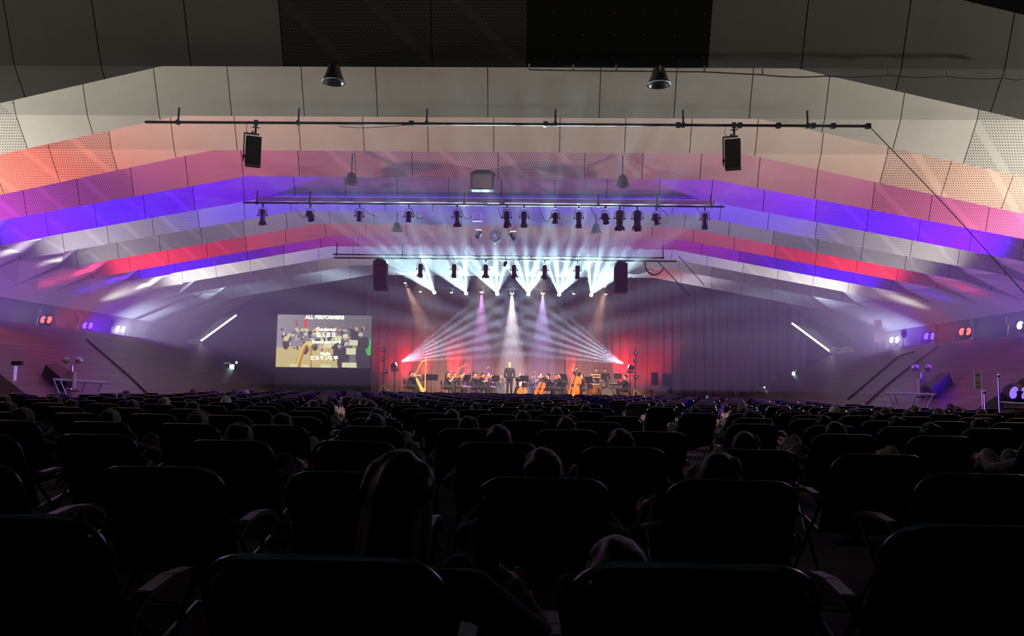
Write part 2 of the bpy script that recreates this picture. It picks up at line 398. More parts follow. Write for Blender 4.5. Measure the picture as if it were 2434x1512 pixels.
# haze: thin over the seats, denser around the stage where it is made
def haze(dens, prof, label):
    m = bpy.data.materials.new('haze'); m.use_nodes = True; nt = m.node_tree; nt.nodes.clear()
    out = nt.nodes.new('ShaderNodeOutputMaterial'); v_ = nt.nodes.new('ShaderNodeVolumeScatter')
    v_.inputs['Color'].default_value = (.95, .95, 1, 1); v_.inputs['Density'].default_value = dens; v_.inputs['Anisotropy'].default_value = .5
    nt.links.new(v_.outputs[0], out.inputs['Volume']); n = len(prof)
    b = MB(); b.add([(s * 20.15, y, z) for s in (-1, 1) for y, z in prof], [tuple(range(n)), tuple(range(2 * n - 1, n - 1, -1))] + [(i, i + n, (i + 1) % n + n, (i + 1) % n) for i in range(n)])
    tag(b.build('haze', m), label, 'haze', kind='stuff')
haze(.0038, [(13.8, 1.2), (30.99, 1.2), (30.99, 8.9), (13.8, 8.9)], 'thin purple haze hanging over the seats')
haze(.0145, [(31, 1.2), (37.0, 1.2), (38.6, .64), (47.3, .64), (47.3, 8.9), (31, 8.9)], 'denser lit haze around the stage and beams')
# ---------------------------------------------------------------- rigging over the audience
for n, c, s in (('lens_white', (1, .97, .85), 5), ('lens_blue', (.06, .03, 1), 6), ('lens_red', (1, .05, .03), 5), ('lens_cyan', (.8, 1, 1), 7),
                ('lens_warm', (1, .75, .7), 2.5), ('exit_green', (.45, 1, .72), 2.5), ('strip_reflected', (.95, .95, .88), .55), ('dot', (1, 1, 1), 3)):
    M[n] = emit(n, c, s)
def bank_z(x): return max(0, (abs(x) - 11.3) / 6.5 * 3.3)
def on_bank(px, py, sx=0):
    for i in range(400):
        Y = 20 + i * .07; p = atY(px, py, Y)
        if p.z <= bank_z(p.x) + .02: return p
    return p
def lighting_bar(name, x0, x1, Y, z, r, hangers, label, ztop=7.4, clamps=()):
    t = thing(name, ((x0 + x1) / 2, Y, z), label, 'lighting bar'); c = (x0 + x1) / 2
    MB().tube((x0 - c, 0, 0), (x1 - c, 0, 0), r, n=12).build('pipe', M['black'], t, True)
    for x in hangers:
        MB().tube((x - c, 0, 0), (x - c, .02, ztop - z), .022).box((x - c, 0, 0), (.07, .09, .09)).build('hanger', M['black'], t)
    for x in clamps: MB().box((x - c, 0, 0), (.1, .1, .1)).build('clamp', M['black'], t)
    return t
pA = atZ(1200, 295, 6.98); YA = pA.y
XA = lambda px: atY(px, 295, YA).x
lighting_bar('lighting_bar', XA(345), XA(2065), YA, 6.98, .03, [XA(p) for p in (423, 709, 1014, 1320, 1624, 1920)],
             'long dark bar under the ceiling carrying two black loudspeakers', 7.32, [XA(p) for p in (978, 1297, 1612, 1758, 1850, 1932, 1980, 2063)])
pB = atZ(1200, 487, 6.9); YB = pB.y
XB = lambda px: atY(px, 487, YB).x
lighting_bar('lighting_bar', XB(578), XB(1722), YB, 6.9, .03, [XB(p) for p in (610, 736, 1103, 1422, 1562, 1690)],
             'long dark bar carrying fourteen black stage lamps above the hall', 7.28)
pC = atZ(1200, 609, 6.75); YC = pC.y
XC = lambda px: atY(px, 609, YC).x
lighting_bar('lighting_bar', XC(792), XC(1576), YC, 6.75, .03, [XC(p) for p in (800, 956, 1103, 1420, 1576)],
             'upper of the two dark bars between the line array speakers', 7.25)
pD = atZ(1200, 617, 6.62); YD = pD.y
XD = lambda px: atY(px, 617, YD).x
lighting_bar('lighting_bar', XD(794), XD(1608), YD, 6.62, .035, [], 'lower dark bar with six stage lamps between the line array speakers')
# beige trough with pale strip lamps above the second bar
YT = atZ(1150, 478, 7.12).y
b = MB(); b.box((atY(1150, 478, YT).x, YT + .1, 7.12), (14.6, .3, .14)); struct(b.build('trim_3', M['beige']))
for i, (x0, x1) in enumerate(((1008, 1062), (1088, 1136), (1200, 1280), (1315, 1372), (1380, 1422))):
    z = 7.02; X0, X1 = atY(x0, 474, YT - .1).x, atY(x1, 474, YT - .1).x
    t = thing('strip_lamp', ((X0 + X1) / 2, YT - .1, z), ['leftmost', 'second from the left', 'middle, longest', 'fourth from the left', 'rightmost'][i] + ' pale strip lamp on the beige ceiling trough', 'lamp', 'strip lamps on the beige trough')
    MB().tube((-(X1 - X0) / 2, 0, 0), ((X1 - X0) / 2, 0, 0), .025).build('tube', M['strip_reflected'], t, True)  # tube is switched off; its emission stands in for reflected light
    MB().box((0, .04, .035), (X1 - X0, .08, .03)).build('reflector', M['chrome'], t)
# pale cable conduit under the nearest fold
YG = FOLDS[2] - .1
P_ = [(1258, 166), (1363, 168), (1465, 169), (1570, 170), (1675, 171), (1813, 178), (1962, 181), (2109, 179), (2249, 182), (2390, 186), (2440, 187)]
t = thing('conduit', atY(1675, 171, YG), 'pale sagging cable conduit hung under the nearest dark ceiling fold', 'conduit')
pts = []
for (x, y), (x2, y2) in zip(P_, P_[1:]):
    a_, b_ = atY(x, y, YG), atY(x2, y2, YG)
    for q in range(6):
        s_ = q / 6; p = a_.lerp(b_, s_); p.z -= .03 * math.sin(math.pi * s_) if x > 1700 else 0; pts.append(p - t.location)
MB().rings(pts, .012, 6).build('pipe', M['steel'], t, True)
for x, y in P_[:-1]:
    p = atY(x, y, YG) - t.location; MB().tube(p, p + Vector((0, .02, .12)), .018).build('hanger', M['steel'], t)
# stage lamps hanging from bars
def lantern(label, p, sc, tilt, yaw, kind=0, group=None, drop=None):
    t = thing('stage_lamp', p, label, 'stage lamp', group, yaw); t.scale = (sc, sc, sc)
    MB().box((0, 0, -.02), (.05, .07, .11)).tube((0, 0, 0), (0, 0, -.12), .014).build('clamp', M['black'], t)
    n = 14; w = .13 if kind < 2 else .16
    pts = [Vector((-w, 0, -.36))] + [Vector((-w * math.cos(math.pi * k / n), 0, -.22 + .1 * math.sin(math.pi * k / n))) for k in range(n + 1)] + [Vector((w, 0, -.36))]
    MB().rings(pts, .009, 6).build('yoke', M['black'], t)
    R_ = Matrix.Rotation(tilt, 3, 'X'); c = Vector((0, 0, -.37)); L = (.20, .17, .26)[kind]; rr = (.095, .105, .125)[kind]
    h = MB(); h.lathe([(.001, L), (rr * .6, L * .98), (rr, L * .7), (rr, -L * .2), (rr * .82, -L * .25), (rr * .82, -L * .9), (rr * 1.0, -L), (rr * .8, -L * .96), (.001, -L * .9)], 16, c, rot=R_)
    h.build('housing', M['black'], t, True)
    d = MB(); q = rr * 1.0
    for sx, sy in ((1, 0), (-1, 0), (0, 1), (0, -1)):
        cc = Vector((sx * q * 1.1, sy * q * 1.1, -L - .05)); rr2 = R_ @ (Matrix.Rotation(-sx * .35, 3, 'Y') @ Matrix.Rotation(sy * .35, 3, 'X'))
        d.box(R_ @ cc + c, (.006 if sx else q * 1.7, .006 if sy else q * 1.7, .12), rr2)
    if kind != 1: d.build('barn_doors', M['black'], t)
    for s in (-1, 1): MB().tube(c + Vector((s * (w + .03), 0, 0)), c + Vector((s * (w - .01), 0, 0)), .03).build('knob', M['black'], t)
    return t
ORD = ['leftmost', 'second from the left', 'third from the left', 'fourth from the left', 'fifth from the left', 'sixth from the left', 'seventh from the left', 'seventh from the right', 'sixth from the right',
       'fifth from the right', 'fourth from the right', 'third from the right', 'second from the right', 'rightmost']
rnd = random.Random(3)
LB = [(625, 0, .3, .2), (738, 1, -.5, .8), (855, 1, .2, .3), (972, 1, .1, .1), (1087, 0, .25, -.1), (1205, 0, -.2, .2), (1246, 0, .1, .1), (1320, 1, .05, 0), (1376, 0, .1, -.1),
      (1439, 1, -.35, .4), (1473, 2, .1, .1), (1515, 2, -.12, -.2), (1560, 1, .5, -.6), (1675, 0, .3, -.2)]
for i, (px, kd, ti, ya) in enumerate(LB):
    lantern('%s of the fourteen black stage lamps on the long bar%s' % (ORD[i], ', larger' if kd == 2 else ''), (XB(px), YB, 6.9 - .03), 1.0, ti, ya, kd, 'stage lamps on the long bar')
O6 = ['leftmost', 'second from the left', 'third from the left', 'third from the right', 'second from the right', 'rightmost']
for i, px in enumerate((1000, 1080, 1155, 1222, 1295, 1373)):
    lantern(O6[i] + ' of the six dark stage lamps on the lower bar', (XD(px), YD, 6.6), 1.15, rnd.uniform(-.2, .2), rnd.uniform(-.3, .3), 0, 'stage lamps on the lower bar')
t = lantern('small black lamp between the middle stage lamps, tight under the bars', (XC(1201), YC + .2, 6.72), .7, .6, .7, 1)
YE = 42.6
for i, px in enumerate((1022, 1092, 1180, 1313, 1395)):
    p = atY(px, 652, YE)
    lantern(['leftmost', 'second from the left', 'middle', 'fourth from the left', 'rightmost'][i] + ' of the five pale backlit lamps inside the beams', p, 1.2, -.25, rnd.uniform(-.3, .3), 0, 'backlit lamps in front of the beam fixtures')
# cables looping from the bars
def cable(pts, label, r=.008, m='black'):
    P = [Vector(p) for p in pts]; o = P[0].copy(); sm = []
    for i in range(len(P) - 1):
        p0, p1, p2, p3 = P[max(i - 1, 0)], P[i], P[i + 1], P[min(i + 2, len(P) - 1)]
        for q in range(8):
            s_ = q / 8; sm.append(.5 * ((2 * p1) + (p2 - p0) * s_ + (2 * p0 - 5 * p1 + 4 * p2 - p3) * s_ * s_ + (3 * p1 - p0 - 3 * p2 + p3) * s_ ** 3) - o)
    sm.append(P[-1] - o); ob = MB().rings(sm, r, 6).build('cable', M[m], None, True); ob.location = o
    return tag(ob, label, 'cable')
for i, (x0, x1, dp, txt) in enumerate(((700, 735, 25, 'left of the second lamp'), (860, 895, 18, 'right of the third lamp'), (975, 1008, 28, 'right of the fourth lamp'), (1092, 1122, 30, 'right of the fifth lamp'),
                                  (1182, 1202, 28, 'left of the sixth lamp'), (1280, 1312, 35, 'left of the eighth lamp'), (1404, 1432, 30, 'left of the tenth lamp'), (1565, 1590, 12, 'right of the thirteenth lamp'), (1655, 1670, 14, 'left of the last lamp'))):
    a_, b_ = atY(x0, 492, YB), atY(x1, 515, YB); mid = atY((x0 + x1) / 2, 490 + dp, YB)
    cable((a_, mid, b_), 'thin black cable looping under the long bar, ' + txt)
cable((atY(1531, 620, YD), atY(1536, 640, YD), atY(1550, 653, YD), atY(1566, 650, YD), atY(1578, 638, YD)), 'thick black cable loop hanging right of the line array', .03)
cable((atY(1562, 620, YD), atY(1640, 703, YD)), 'black stay cable slanting down from the lower bar end', .02)
cable((atY(1613, 609, YC), atY(1674, 678, YC)), 'thinner black stay cable slanting down right of the thick one', .015)
cable((atY(2064, 298, YA), atY(2250, 492, 16.3), atY(2436, 698, 15.6)), 'long steel stay cable slanting down from the end of the front bar', .009)
cable((atY(805, 300, YA), atY(870, 304, YA), atY(978, 296, YA)), 'thin signal cable drooping from the middle of the front bar', .006)
# two boxed loudspeakers on the front bar
def box_speaker(px, py, yaw, side, label):
    p = atY(px, py, YA); t = thing('loudspeaker', p, label, 'loudspeaker', 'loudspeakers on the front bar', yaw)
    b = MB(); b.prism([(-.165, -.31), (.165, -.31), (.165, .31), (-.165, .31)], -.16, .16)
    o = b.build('cabinet', M['black'], t); bv = o.modifiers.new('b', 'BEVEL'); bv.width = .012; bv.segments = 2
    MB().box((0, -.166, 0), (.29, .01, .57)).build('grille', M['blackfab'], t)
    s = side; b = MB(); b.box((s * .2, 0, .1 if s > 0 else .08), (.025, .05, .62)); b.box((s * .05, 0, .40), (.32, .05, .025)); b.tube((s * .16, 0, -.12), (s * .22, 0, -.12), .035, n=10)
    b.build('bracket', M['black'], t)
    ztop = 6.98 - p.z
    b = MB(); b.box((.03, 0, (.41 + ztop) / 2), (.045, .045, ztop - .41)).box((.03, 0, ztop), (.09, .1, .1)).tube((-.05, 0, (.45 + ztop) / 2), (.11, 0, (.45 + ztop) / 2), .012).box((-.03, 0, .43), (.05, .05, .05))
    b.build('clamp', M['black'], t)
    MB().rings([(-.14, 0, ztop), (-.17, 0, ztop - .15), (-.15, .02, .45), (-.05, .02, .31)], .006, 6).rings([(.0, .03, .41), (.03, .03, .31)], .005, 5).build('cable', M['black'], t, True)
    return t
box_speaker(602, 361, .35, -1, 'black loudspeaker hanging at the left end of the front bar')
box_speaker(1742, 368, -.3, -1, 'black loudspeaker hanging at the right end of the front bar')
# line arrays
def line_array(px0, px1, y0, y1, curve, label):
    Y = YD - .1; a_ = atY(px0, y0, Y); b_ = atY(px1, y1, Y); w = b_.x - a_.x - .05; H = a_.z - b_.z
    t = thing('line_array', ((a_.x + b_.x) / 2, Y, a_.z), label, 'loudspeaker', 'line array speakers beside the stage'); n = 6
    for i in range(n):
        zc = -H * (i + .5) / n; off = curve * (i / (n - 1)) ** 2 * .18
        o = MB().prism([(-w / 2, -H / n / 2 * .97), (w / 2, -H / n / 2 * .97), (w / 2, H / n / 2 * .97), (-w / 2, H / n / 2 * .97)], -.22, .25, Matrix.Rotation(-.012 * i, 3, 'X'), (off * .25, .02 * i / n, zc)).build('cabinet', M['blackfab'], t)
        bv = o.modifiers.new('b', 'BEVEL'); bv.width = .01
    MB().box((0, 0, .03), (w * .7, .35, .05)).tube((-.1, 0, .03), (-.1, 0, 6.6 - a_.z), .012).tube((.1, 0, .03), (.1, 0, 6.6 - a_.z), .012).build('frame', M['black'], t)
line_array(888, 920, 620, 690, 1, 'tall black line array speaker left of the beam lights')
line_array(1459, 1492, 626, 696, 0, 'tall black line array speaker right of the beam lights')
# bell shaped ceiling lamps
def bell(px, py, z, sc, label):
    p = atZ(px, py, z); t = thing('ceiling_lamp', p, label, 'ceiling lamp', 'bell shaped ceiling lamps'); t.scale = (sc,) * 3
    MB().lathe([(.05, .34), (.11, .3), (.15, .16), (.21, 0), (.225, -.015), (.205, -.01), (.14, .14), (.1, .28), (.0, .3)], 24).build('shade', M['bronze'], t, True)
    MB().lathe([(.2, -.008), (.18, .03), (.12, .1), (.05, .13), (.001, .135)], 24).build('reflector', M['chrome'], t, True)
    MB().tube((0, 0, .3), (0, 0, (7.9 - z) / sc), .02).build('stem', M['black'], t)
M['bronze'] = mat('bronze_shade', (.05, .04, .036), .6, .2); M['dullgrey'] = mat('dull_grey', (.16, .15, .16), .7)
bell(793, 194, 7.0, 1, 'bell shaped ceiling lamp at the left of the nearest pale fold')
bell(1566, 200, 7.0, 1, 'bell shaped ceiling lamp at the right of the nearest pale fold')
bell(835, 436, 7.02, .95, 'bell shaped ceiling lamp above the left of the lamp bar')
bell(1480, 442, 7.02, .95, 'bell shaped ceiling lamp above the right of the lamp bar')
bell(943, 549, 7.0, .95, 'faint far ceiling lamp left of the mirror ball in the haze')
bell(1417, 552, 7.0, .95, 'faint far ceiling lamp right of the mirror ball in the haze')
# grey speaker box under the ceiling
p = atY(1147, 435, FOLDS[5] - .25); t = thing('speaker_box', p, 'grey boxed loudspeaker with a pale frame hanging under the perforated fold', 'loudspeaker')
MB().box((0, 0, 0), (.62, .3, .46)).build('cabinet', M['bronze'], t)
MB().box((0, -.155, 0), (.56, .012, .40)).build('grille', mat('grille_grey', (.22, .20, .19), .8), t)
b = MB()
for s in (-1, 1): b.box((s * .335, -.1, -.0), (.02, .05, .5)); b.box((0, -.15, s * .225), (.64, .02, .02))
b.build('frame', M['dullgrey'], t)
MB().prism([(-.36, .25), (.36, .25), (.2, .36), (-.2, .36)], -.1, .15).build('bracket', M['black'], t)
# mirror ball and pin spots
YM = 28.5
p = atY(1178, 561, YM); t = thing('mirror_ball', p, 'mirror ball hanging at the centre above the beams', 'mirror ball')
m = mat('mirror_tiles', (.55, .5, .6), .12, 1); T = NT(m)
v = T.n('ShaderNodeTexVoronoi', distance='CHEBYCHEV'); v.inputs['Scale'].default_value = 22; tc = T.n('ShaderNodeTexCoord'); T.l(tc.outputs['Object'], v.inputs[0]); T.bump(v.outputs['Distance'], 1, .1)
MB().ell((0, 0, 0), (.25, .25, .25), 36, 24).build('ball', m, t, True)
MB().tube((0, 0, .25), (0, 0, 7.35 - p.z), .012).box((0, 0, .27), (.08, .08, .06)).tube((0, 0, -.24), (0, 0, -.3), .012).build('hanger', M['steel'], t)
def pin(px, py, mts, label, yaw):
    p = atY(px, py, YM); t = thing('pin_spot', p, label, 'spotlight', None, yaw)
    MB().lathe([(.001, .18), (.07, .16), (.09, 0), (.09, -.14), (.08, -.14)], 14, rot=Matrix.Rotation(1.1, 3, 'X')).build('housing', M['black'], t, True)
    R_ = Matrix.Rotation(1.1, 3, 'X')
    for i, q in enumerate(mts): MB().ell(R_ @ Vector((.05 * (i % 2) - .03, .05 * (i // 2) - .03, -.14)), (.035, .035, .02)).build('lens', q, t, True)
    MB().tube((0, 0, .02), (0, 0, 7.3 - p.z), .014).box((0, 0, .2), (.25, .05, .02)).build('bracket', M['steel'], t)
g = emit('lens_g', (.1, 1, .3), 1.2); r_ = emit('lens_r', (1, .05, .08), 1.5); wq = emit('lens_w', (1, .9, 1), 1.2); bq = emit('lens_b', (.4, .5, 1), .8)
pin(1137, 558, (g, r_, wq), 'small pin spotlight with red and green lenses left of the mirror ball', .6)
pin(1219, 562, (bq, wq), 'small pin spotlight with bluish lenses right of the mirror ball', -.6)
p = atY(1134, 524, 26.3); t = thing('hanging_frame', p, 'small pale U shaped frame hanging above the left pin spotlight', 'bracket')
MB().box((0, 0, 0), (.33, .1, .06)).build('tray', M['white'], t); MB().tube((-.13, 0, 0), (-.13, 0, .25), .015).tube((.13, 0, 0), (.13, 0, .25), .015).tube((0, 0, 0), (0, 0, 7.3 - p.z), .01).build('arm', M['white'], t)
# rear truss with beam fixtures and down lights
YR = 41.9; zR = atY(1217, 686, YR).z
lighting_bar('lighting_bar', atY(925, 684, YR).x, atY(1512, 690, YR).x, YR, zR, .035, [atY(x, 684, YR).x for x in (940, 1140, 1300, 1500)], 'dark bar over the stage carrying the six beam fixtures', 7.3)
O6b = ['leftmost', 'second', 'third', 'fourth', 'fifth', 'rightmost']
for i, (px, py) in enumerate(BEAMS):
    p = atY(px, py, 41.75); t = thing('moving_head', p, O6b[i] + ' from the left of the six white beam fixtures over the stage' if 0 < i < 5 else O6b[i] + ' of the six white beam fixtures over the stage', 'moving light', 'beam fixtures over the stage')
    MB().lathe([(.001, .22), (.11, .2), (.14, .05), (.12, -.08), (.105, -.1)], 16, rot=Matrix.Rotation(-1.5, 3, 'X')).build('head', M['black'], t, True)
    MB().lathe([(.001, 0), (.1, .0)], 16, (0, -.11, -.02), rot=Matrix.Rotation(1.5, 3, 'X')).build('lens', M['lens_cyan'], t)
    MB().box((-.17, .05, .12), (.04, .12, .36)).box((.17, .05, .12), (.04, .12, .36)).box((0, .05, .32), (.4, .2, .1)).build('yoke', M['black'], t)
DL = [(963, 672, 'lens_warm', 'tilted warm stage lamp at the far left of the rear bar'), (999, 693, 'lens_warm', 'small pinkish downlight left of the first beam fixture'), (1073, 695, 'lens_warm', 'small pinkish downlight between the first two beam fixtures'),
      (1145, 694, 'lens_white', 'bright downlight throwing a magenta beam'), (1217, 697, 'lens_white', 'bright centre downlight throwing a white beam'), (1290, 697, 'lens_white', 'bright downlight throwing a violet beam'),
      (1364, 698, 'lens_warm', 'small pinkish downlight between the last two beam fixtures'), (1437, 681, 'lens_warm', 'tilted warm stage lamp behind the right line array'), (1440, 699, 'lens_warm', 'small pinkish downlight right of the last beam fixture')]
for px, py, lm, lab in DL:
    p = atY(px, py, 42.1); t = thing('down_lamp', p, lab, 'stage lamp', 'downlights over the stage')
    big = lm == 'lens_white'; r0 = .13 if big else .09
    MB().lathe([(.001, .34), (r0 * .7, .32), (r0, .1), (r0, 0), (r0 * .9, 0)], 16).build('housing', M['black'], t, True)
    MB().ell((0, 0, -.005), (r0 * .92, r0 * .92, .05), 16, 8).build('lens', M[lm], t, True)
    MB().tube((0, 0, .3), (0, 0, zR - p.z), .015).build('clamp', M['black'], t)

# ---------------------------------------------------------------- terraces: wash lamps, windows, signs
def par(p, yaw, lens, label):
    t = thing('par_light', p, label, 'wash light', 'wash lights along the side terraces', yaw)
    R_ = Matrix.Rotation(2.0, 3, 'X'); t.scale = (1.5,) * 3
    MB().lathe([(.001, -.2), (.13, -.17), (.17, 0), (.17, .06), (.155, .06)], 18, (0, 0, .25), rot=R_.to_3x3() @ Matrix.Rotation(math.pi, 3, 'X').to_3x3()).build('housing', M['black'], t, True)
    for s in (-1, 1):
        MB().ell((s * .075, -.175, .27), (.06, .03, .10), 14, 10, Matrix.Rotation(s * .0 + .3, 3, 'Y')).build('lens', lens, t, True)
    MB().box((-.2, 0, .12), (.02, .08, .26)).box((.2, 0, .12), (.02, .08, .26)).box((0, 0, .01), (.42, .16, .025)).build('stand', M['black'], t)
for px, py, lens, lab in ((112, 784, 'lens_red', 'red wash light on the left terrace edge'), (210, 796, 'lens_blue', 'blue wash light on the left terrace edge'), (287, 803, 'lens_white', 'white wash light on the left terrace edge'),
                          (2125, 829, 'lens_white', 'white wash light on the right terrace beside pale boxes'), (2208, 822, 'lens_blue', 'blue wash light on the right terrace edge'), (2292, 813, 'lens_red', 'red wash light on the right terrace edge'), (2430, 801, 'lens_white', 'white wash light at the right edge of the picture')):
    p = atZ(px, py, 3.3); par(p, (.35 if px < 1000 else -.35), M[lens], lab)
for px, py, lab in ((86, 776, 'pale round headed stand left of the red wash light'), (182, 789, 'pale round headed stand left of the blue wash light'), (262, 796, 'faint round headed stand left of the white wash light'),
                    (2146, 824, 'faint round headed stand right of the right white wash light'), (2219, 815, 'faint round headed stand right of the right blue wash light'), (2312, 806, 'pale round headed stand right of the right red wash light'), (2395, 800, 'pale round headed stand near the right picture edge')):
    p = atZ(px, py, 3.3); t = thing('reading_lamp', p, lab, 'lamp', 'unlit round headed stands on the terraces')
    MB().tube((0, 0, 0), (.05, 0, .45), .015).lathe([(.12, 0), (.12, .02), (.001, .02), (.001, 0)], 14).build('stand', M['steel'], t)
    MB().ell((.06, -.02, .6), (.13, .07, .2), 14, 10).build('head', M['dullgrey'], t, True)
p = atZ(2090, 828, 3.3); t = thing('tripod_stand', p, 'two pale boxes on a tripod beside the right white wash light', 'stand')
MB().box((0, 0, .55), (.34, .2, .5)).build('lower_box', M['beige'], t); MB().box((-.03, 0, 1.15), (.28, .2, .4)).build('upper_box', M['beige'], t)
MB().tube((.02, 0, .1), (.02, 0, 1.0), .02).build('pole', M['steel'], t)
for a in (-1, 0, 1): MB().tube((.02, 0, .3), (a * .25 + .02, .1 * (a == 0), 0), .014).build('leg', M['steel'], t)
# slanted lit windows at the far ends of the terraces
def slit(nm, A, B, Cc, D, Y):
    a_, b_, c_, d_ = [atY(x, y, Y) for x, y in (A, B, Cc, D)]
    t = thing(nm, a_, None, None); t['kind'] = 'structure'
    MB().rings([(0, 0, 0), b_ - a_], .055, 8).build('frame', M['slit'], t)
    MB().rings([b_ - a_, c_ - a_], .06, 8).build('sill', M['slit'], t)
    q = [Vector((0, 0, 0)), b_ - a_, c_ - a_, d_ - a_]
    MB().add([v + Vector((0, .05, 0)) for v in q] + [v + Vector((0, .12, 0)) for v in q], [(0, 1, 2, 3), (7, 6, 5, 4)] + [(i, (i + 1) % 4, (i + 1) % 4 + 4, i + 4) for i in range(4)]).build('pane', M['pane'], t)
M['pane'] = mat('dim_pane', (.16, .17, .17), .2, emis=(.5, .55, .5), es=.06)
M['slit'] = emit('slit_glow', (.95, 1, .92), 1.6)
slit('window_1', (562, 749), (473, 814), (455, 818), (520, 758), 44.2)
slit('window_2', (1882, 768), (1976, 838), (1996, 834), (1935, 783), 43.6)
for k, (px, py, Y, lab) in enumerate(((463, 817, 43.4, 'pale crumpled equipment cover at the foot of the left lit window'), (1990, 832, 42.9, 'small pale case at the foot of the right lit window'), (2012, 832, 42.6, 'dim brown box on the terrace right of the lit window'))):
    p = atZ(px, py + 4, 3.3); p.y = Y; p.x = atY(px, py, Y).x; p.z = 3.3
    t = thing('equipment_case', p, lab, 'case'); o = MB().prism([(-.35, 0), (.35, 0), (.3, .22), (-.1, .36), (-.32, .2)], -.25, .25).build('body', M['white'] if k < 2 else M['beige'], t)
    MB().box((0, -.26, .16), (.14, .03, .04)).build('handle', M['black'], t)
for k, (px, py, X1, lab, sz) in enumerate(((556, 877, 540, 'bright green white exit lamp on the dark left wall', .22), (1882, 893, 1889, 'small green exit lamp on the dark right wall', .15))):
    p = on_bank(px, py) + Vector((0, -.3, .1)); YX = p.y; t = thing('exit_lamp', p, lab, 'exit sign')
    MB().box((0, .05, 0), (sz * 1.5, .08, sz * 1.4)).build('housing', M['black'], t)
    o = MB().box((0, 0, 0), (sz * 1.15, .04, sz * 1.2)).build('panel', M['exit_green'], t); bv = o.modifiers.new('b', 'BEVEL'); bv.width = .05; bv.segments = 3
    q = atY(X1, py - 8, YX) - p; MB().box((q.x, 0, .2 if k == 0 else .14), (.34 if k == 0 else .22, .05, .03)).build('top_bar', emit('bar%d' % k, (.5, 1, .8), .5), t)
    if k == 0: MB().ell(atY(562, 862, YX) - p, (.05, .05, .065)).build('indicator', M['dot'], t, True)
p = atY(1817, 921, 42.5); t = tag(MB().ell((0, 0, 0), (.045, .045, .045)).build('indicator_lamp', M['dot'], None, True), 'tiny white indicator light low on the dark right wall', 'lamp'); t.location = p

# things standing on the wooden banks
def bank_set(px_wing, wing, px_dev, rail, sx, words_):
    A, B, Cc, D = [on_bank(*q, sx) for q in wing]
    o = A.copy(); q = [v - o for v in (A, B, Cc, D)]; up = Vector((-sx * .12, -.05, .28))
    b = MB(); b.add(q + [v + up for v in q], [(0, 1, 2, 3), (7, 6, 5, 4)] + [(i, (i + 1) % 4, (i + 1) % 4 + 4, i + 4) for i in range(4)])
    t = b.build('hatch', M['black']); t.location = o; tag(t, 'dark slanted hatch box on the %s wooden bank' % words_, 'hatch')
    p = on_bank(*px_dev, sx); t = thing('work_light', p, 'pale twin headed work light beside the dark hatch on the %s bank' % words_, 'lamp')
    MB().tube((0, 0, 0), (0, 0, .8), .03).box((0, 0, .35), (.22, .2, .5)).tube((0, 0, .02), (.3, 0, .02), .03).tube((0, 0, .02), (-.3, 0, .02), .03).build('stand', M['steel'], t)
    for s in (-1, 1): MB().ell((s * .2, 0, .95), (.12, .1, .11), 12, 8).build('head', M['steel'], t, True); MB().tube((0, 0, .78), (s * .2, 0, .92), .02).build('arm', M['steel'], t)
    r0, r1 = on_bank(*rail[0], sx), on_bank(*rail[1], sx); r0.z += .35; r1.z += .35
    t = thing('bench', r0, 'pale folding bench top on slanted legs on the %s bank' % words_, 'bench'); d = r1 - r0
    MB().tube((0, 0, 0), d, .035).tube((0, .25, 0), d + Vector((0, .25, 0)), .035).build('top_rail', M['steel'], t)
    for f in (.0, .12, .62, .95):
        s0 = d * f; MB().tube(s0, s0 + Vector((-sx * .0 + .3 * (1 if f < .5 else -1), .1, -.75)), .022).build('leg', M['steel'], t)
bank_set(0, ((100, 888), (128, 884), (168, 905), (150, 932)), (168, 930), ((125, 930), (246, 936)), -1, 'left')
bank_set(0, ((2265, 908), (2240, 908), (2202, 938), (2222, 948)), (2192, 945), ((2113, 960), (2226, 966)), 1, 'right')
p = on_bank(35, 905, -1); t = thing('wall_lamp', p, 'slim glowing violet marker lamp on the left bank', 'lamp')
MB().tube((0, 0, 0), (0, 0, .42), .04).build('tube', emit('violet', (.55, .35, 1), .5), t, True); MB().box((.04, 0, .5), (.28, .12, .12)).build('cap', M['black'], t)
Y = 18.6
p = atY(2325, 926, Y); t = thing('paper_sign', p, 'white paper notice hanging from a thin stand beside the right bank', 'sign')
MB().box((0, 0, .22), (.16, .01, .42)).build('sheet', M['white'], t); MB().tube((-.1, .02, .43), (.16, .02, .43), .01).tube((.1, .02, .43), (.1, .02, -p.z), .012).build('stand', M['steel'], t)
b = MB()
for z in (.34, .16, .07): b.box((0, -.007, z), (.1, .003, .02))
b.build('writing', M['backwall'], t)
for k, (px, yt) in enumerate(((2340, 932), (2373, 893))):
    p = atY(px, yt, Y); t = thing('pole', (p.x, Y, 0), ('short chrome pole lit blue beside the right bank', 'tall chrome pole with a bent top beside the blue floor light')[k], 'pole')
    MB().tube((0, 0, .02), (0, 0, p.z), .03, .018).build('shaft', M['steel'], t, True); MB().lathe([(.001, 0), (.16, 0), (.16, .02), (.001, .03)], 18).build('base', M['steel'], t)
    MB().ell((0, 0, p.z), (.035, .035, .05)).build('finial', M['chrome'], t, True)
p = atY(2412, 936, Y + .6); tt = par(p - Vector((0, 0, .38)), -.2, M['lens_blue'], 'blue floor wash light right of the chrome poles'); 
spot('floor_blue_light', p + Vector((0, 0, .1)), p + Vector((-1.6, 1.9, .9)), 260, (.03, 0, 1), 90, 1, radius=.08)
t = thing('light_stand', (p.x, p.y, 0), 'black stand holding the blue floor wash light', 'stand'); MB().tube((0, 0, 0), (0, 0, p.z - .38), .025).box((0, 0, .02), (.5, .5, .03)).build('post', M['black'], t)
